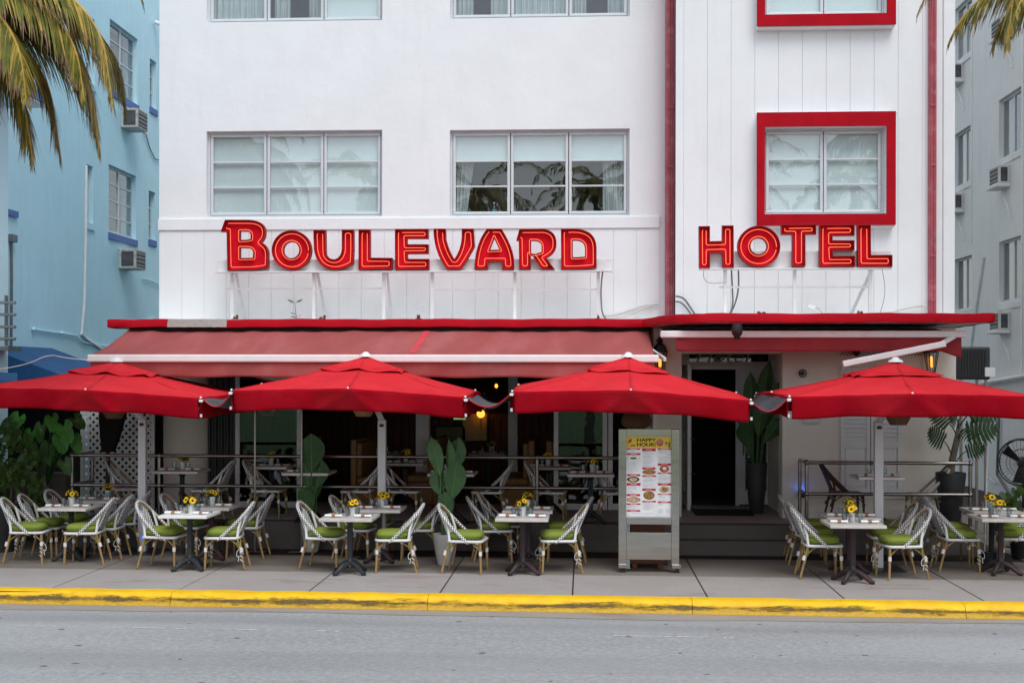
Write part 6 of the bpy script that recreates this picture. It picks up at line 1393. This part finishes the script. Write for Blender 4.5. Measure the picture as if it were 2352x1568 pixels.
# ================================================================ things behind the first-floor window
def sill_item(u, v, Y): q = W(u, v, Y); q.z = wM[2] + .035; return q
sh = MB().box(wM[0] + .03, wM[1] - .03, YF + .20, YF + .42, wM[2] + .01, wM[2] + .035).build('inner_sill', 'frame_white', hotel, world=True)
p = sill_item(1135, 485, YF + .27); t = thing('water_bottle', 'small plastic water bottle on the window sill upstairs', 'bottle', p); MB().lathe([(.035, 0), (.036, .12), (.03, .15), (.014, .18), (.014, .20)], (0, 0, 0), 12).build('body', 'tumbler', t, smooth=True); MB().lathe([(.0365, .05), (.0365, .11)], (0, 0, 0), 12).build('label_band', 'sticker_blue', t); MB().lathe([(.015, .2), (.015, .22)], (0, 0, 0), 10).build('cap', 'white_plastic', t)
p = sill_item(1104, 487, YF + .27); t = thing('paper_cup', 'low white cup on the window sill beside the bottle', 'cup', p); MB().lathe([(.045, 0), (.055, .07), (.05, .07), (.042, .005), (.001, .005)], (0, 0, 0), 14).build('cup', 'ceramic', t, smooth=True)
p = sill_item(1250, 487, YF + .30); t = thing('pillow', 'red pillow lying behind the middle upstairs window', 'pillow', p); MB().grid(lambda a, b_: ((a - .5) * .5, .06 * math.cos(b_ * 2 * math.pi), .03 + .05 * a + .03 * math.sin(b_ * 2 * math.pi) * math.sin(a * math.pi) ** .4), 14, 12).build('cushion', 'terracotta', t, smooth=True)
# ================================================================ palms
def frond(mb, base, az, el, L, droop, seed, nl=70, leaf=.62, side_droop=1.0, twist=0.0):
    "feather leaf: arched rib with hanging leaflets; materials 0 green 1 yellow 2 dry 3 rib"
    random.seed(seed); base = Vector(base); pts = []; p = base.copy(); e = el; st_ = L / 24; h = az
    for i in range(25):
        pts.append(p.copy()); p = p + Vector((math.cos(h) * math.cos(e), math.sin(h) * math.cos(e), math.sin(e))) * st_; e = max(-1.42, e - droop / 24 * (.5 + 1.1 * i / 24)); h += twist / 24
    mb.tube(pts, [.035 * (1 - .9 * i / 24) + .003 for i in range(25)], 5, 3)
    for k in range(nl):
        t_ = .10 + .90 * (k + random.uniform(-.3, .3)) / nl; t_ = min(.995, max(.05, t_)); f = t_ * 24; i = min(23, int(f)); q = pts[i].lerp(pts[i + 1], f - i); d = (pts[i + 1] - pts[i]).normalized()
        sd = d.cross(Vector((0, 0, 1)))
        sd = sd.normalized() if sd.length > .05 else Vector((math.cos(az + 1.57), math.sin(az + 1.57), 0))
        for s in (-1, 1):
            ln = leaf * (math.sin(min(1, t_ * 1.15) * math.pi) ** .5 * .7 + .36) * random.uniform(.8, 1.1) * (1 if t_ < .9 else .7)
            a0 = (d * (.75 + .5 * t_) + sd * s * .9 + Vector((0, 0, -.1))).normalized(); dn = Vector((random.uniform(-.12, .12), random.uniform(-.12, .12), -1)) * side_droop * random.uniform(.7, 1.15)
            w_ = random.uniform(.010, .016); c = q.copy(); P = []; dr = a0.copy(); m_ = 4
            wn = d.cross(a0).cross(a0); wn = wn.normalized() if wn.length > .01 else Vector((1, 0, 0))
            for j in range(m_ + 1):
                x = j / m_; ww = w_ * (1 - x ** 2.2) * (.55 + .9 * min(1, x * 4)) + .001; P += [c - wn * ww, c + wn * ww]; dr = (dr + dn * .33).normalized(); c = c + dr * ln / m_
            r_ = random.random(); col = 1 if r_ < .42 else 0
            dry = 2 if random.random() < .62 else col
            mb.add(P, [(0, 1, 3, 2), (2, 3, 5, 4), (4, 5, 7, 6)], col); mb.add(P[-4:], [(0, 1, 3, 2)], dry)
def palm(label, base, crown, fronds, seed, group=None):
    t = thing('palm_tree', label, 'palm', base, 0, group); b0, c0 = Vector(base), Vector(crown)
    tr_ = [b0.lerp(c0, i / 14) + Vector((.12 * math.sin(i / 14 * 3.1), 0, 0)) for i in range(15)]
    MB().tube(tr_, [.17 - .06 * i / 14 + .008 * (i % 2) + (.08 if i == 0 else 0) for i in range(15)], 12).build('trunk', 'bark', t, smooth=True, world=True)
    for k, fr in enumerate(fronds):
        mb = MB(); frond(mb, c0 + Vector((random.uniform(-.05, .05), 0, random.uniform(-.1, .1))), *fr[:4], seed * 100 + k, *fr[4:]); mb.build('frond', ['palm_green', 'palm_yellow', 'palm_dry', 'palm_rib'], t, world=True)
    MB().ball(c0, .18, 6, 1.5).build('heart', 'palm_dry', t, smooth=True, world=True)
def ring(n, el0, el1, L, dr, seed):
    random.seed(seed); return [(i * 2 * math.pi / n + random.uniform(-.2, .2), random.uniform(el0, el1), L * random.uniform(.85, 1.1), dr * random.uniform(.8, 1.2), 44, .6, .8) for i in range(n)]
PALM_L = (-8.3, 14.95, 0)
palm('coconut palm at the kerb whose yellowing fronds hang before the blue building', PALM_L, (-8.2, 14.9, 7.1),
     [(-.35, .10, 2.7, 1.9, 130, .85, 1.0), (.12, .20, 3.4, 2.3, 140, .90, .9), (.45, .15, 3.2, 2.1, 135, .88, .9), (-.05, .50, 3.7, 2.5, 140, .85, .95), (.25, -.15, 2.9, 1.9, 130, .9, 1.0), (-.6, -.1, 2.6, 2.0, 120, .85, 1.0), (.05, -.35, 2.7, 1.5, 120, .85, 1.0), (.3, .95, 3.5, 2.3, 120, .7, .8), (-.15, .3, 3.2, 2.1, 130, .85, .9), (.6, .55, 3.5, 2.4, 130, .85, .9)] + ring(7, .3, 1.0, 3.0, 2.2, 8), 1)
palm('coconut palm at the kerb whose drooping fronds show beside the grey building', (7.0, 14.9, 0), (6.5, 14.9, 7.35),
     [(3.0, .25, 2.6, 1.5, 85, .62, 1.2), (2.5, .2, 2.2, 1.6, 85, .62, 1.2), (3.6, .15, 2.4, 1.3, 80, .6, 1.2), (3.3, -.1, 1.6, 1.5, 70, .6, 1.2), (2.9, -.3, 1.3, 1.2, 60, .6, 1.2)] + ring(7, .3, 1.0, 3.0, 2.2, 9), 2)
for i, (x, y, h) in enumerate(((-13, -5, 9.0), (-8.5, -8, 10.0), (-4.2, -5.5, 9.3), (.2, -9, 10.2), (4.8, -5, 9.2), (9.5, -7.5, 9.6), (14, -5, 9.4))):
    palm('park palm across the street mirrored in the window panes', (x, y, -.02), (x + .3, y, h), ring(15, -.5, 1.1, 3.6, 1.9, 50 + i), 10 + i, 'park palms across the street')
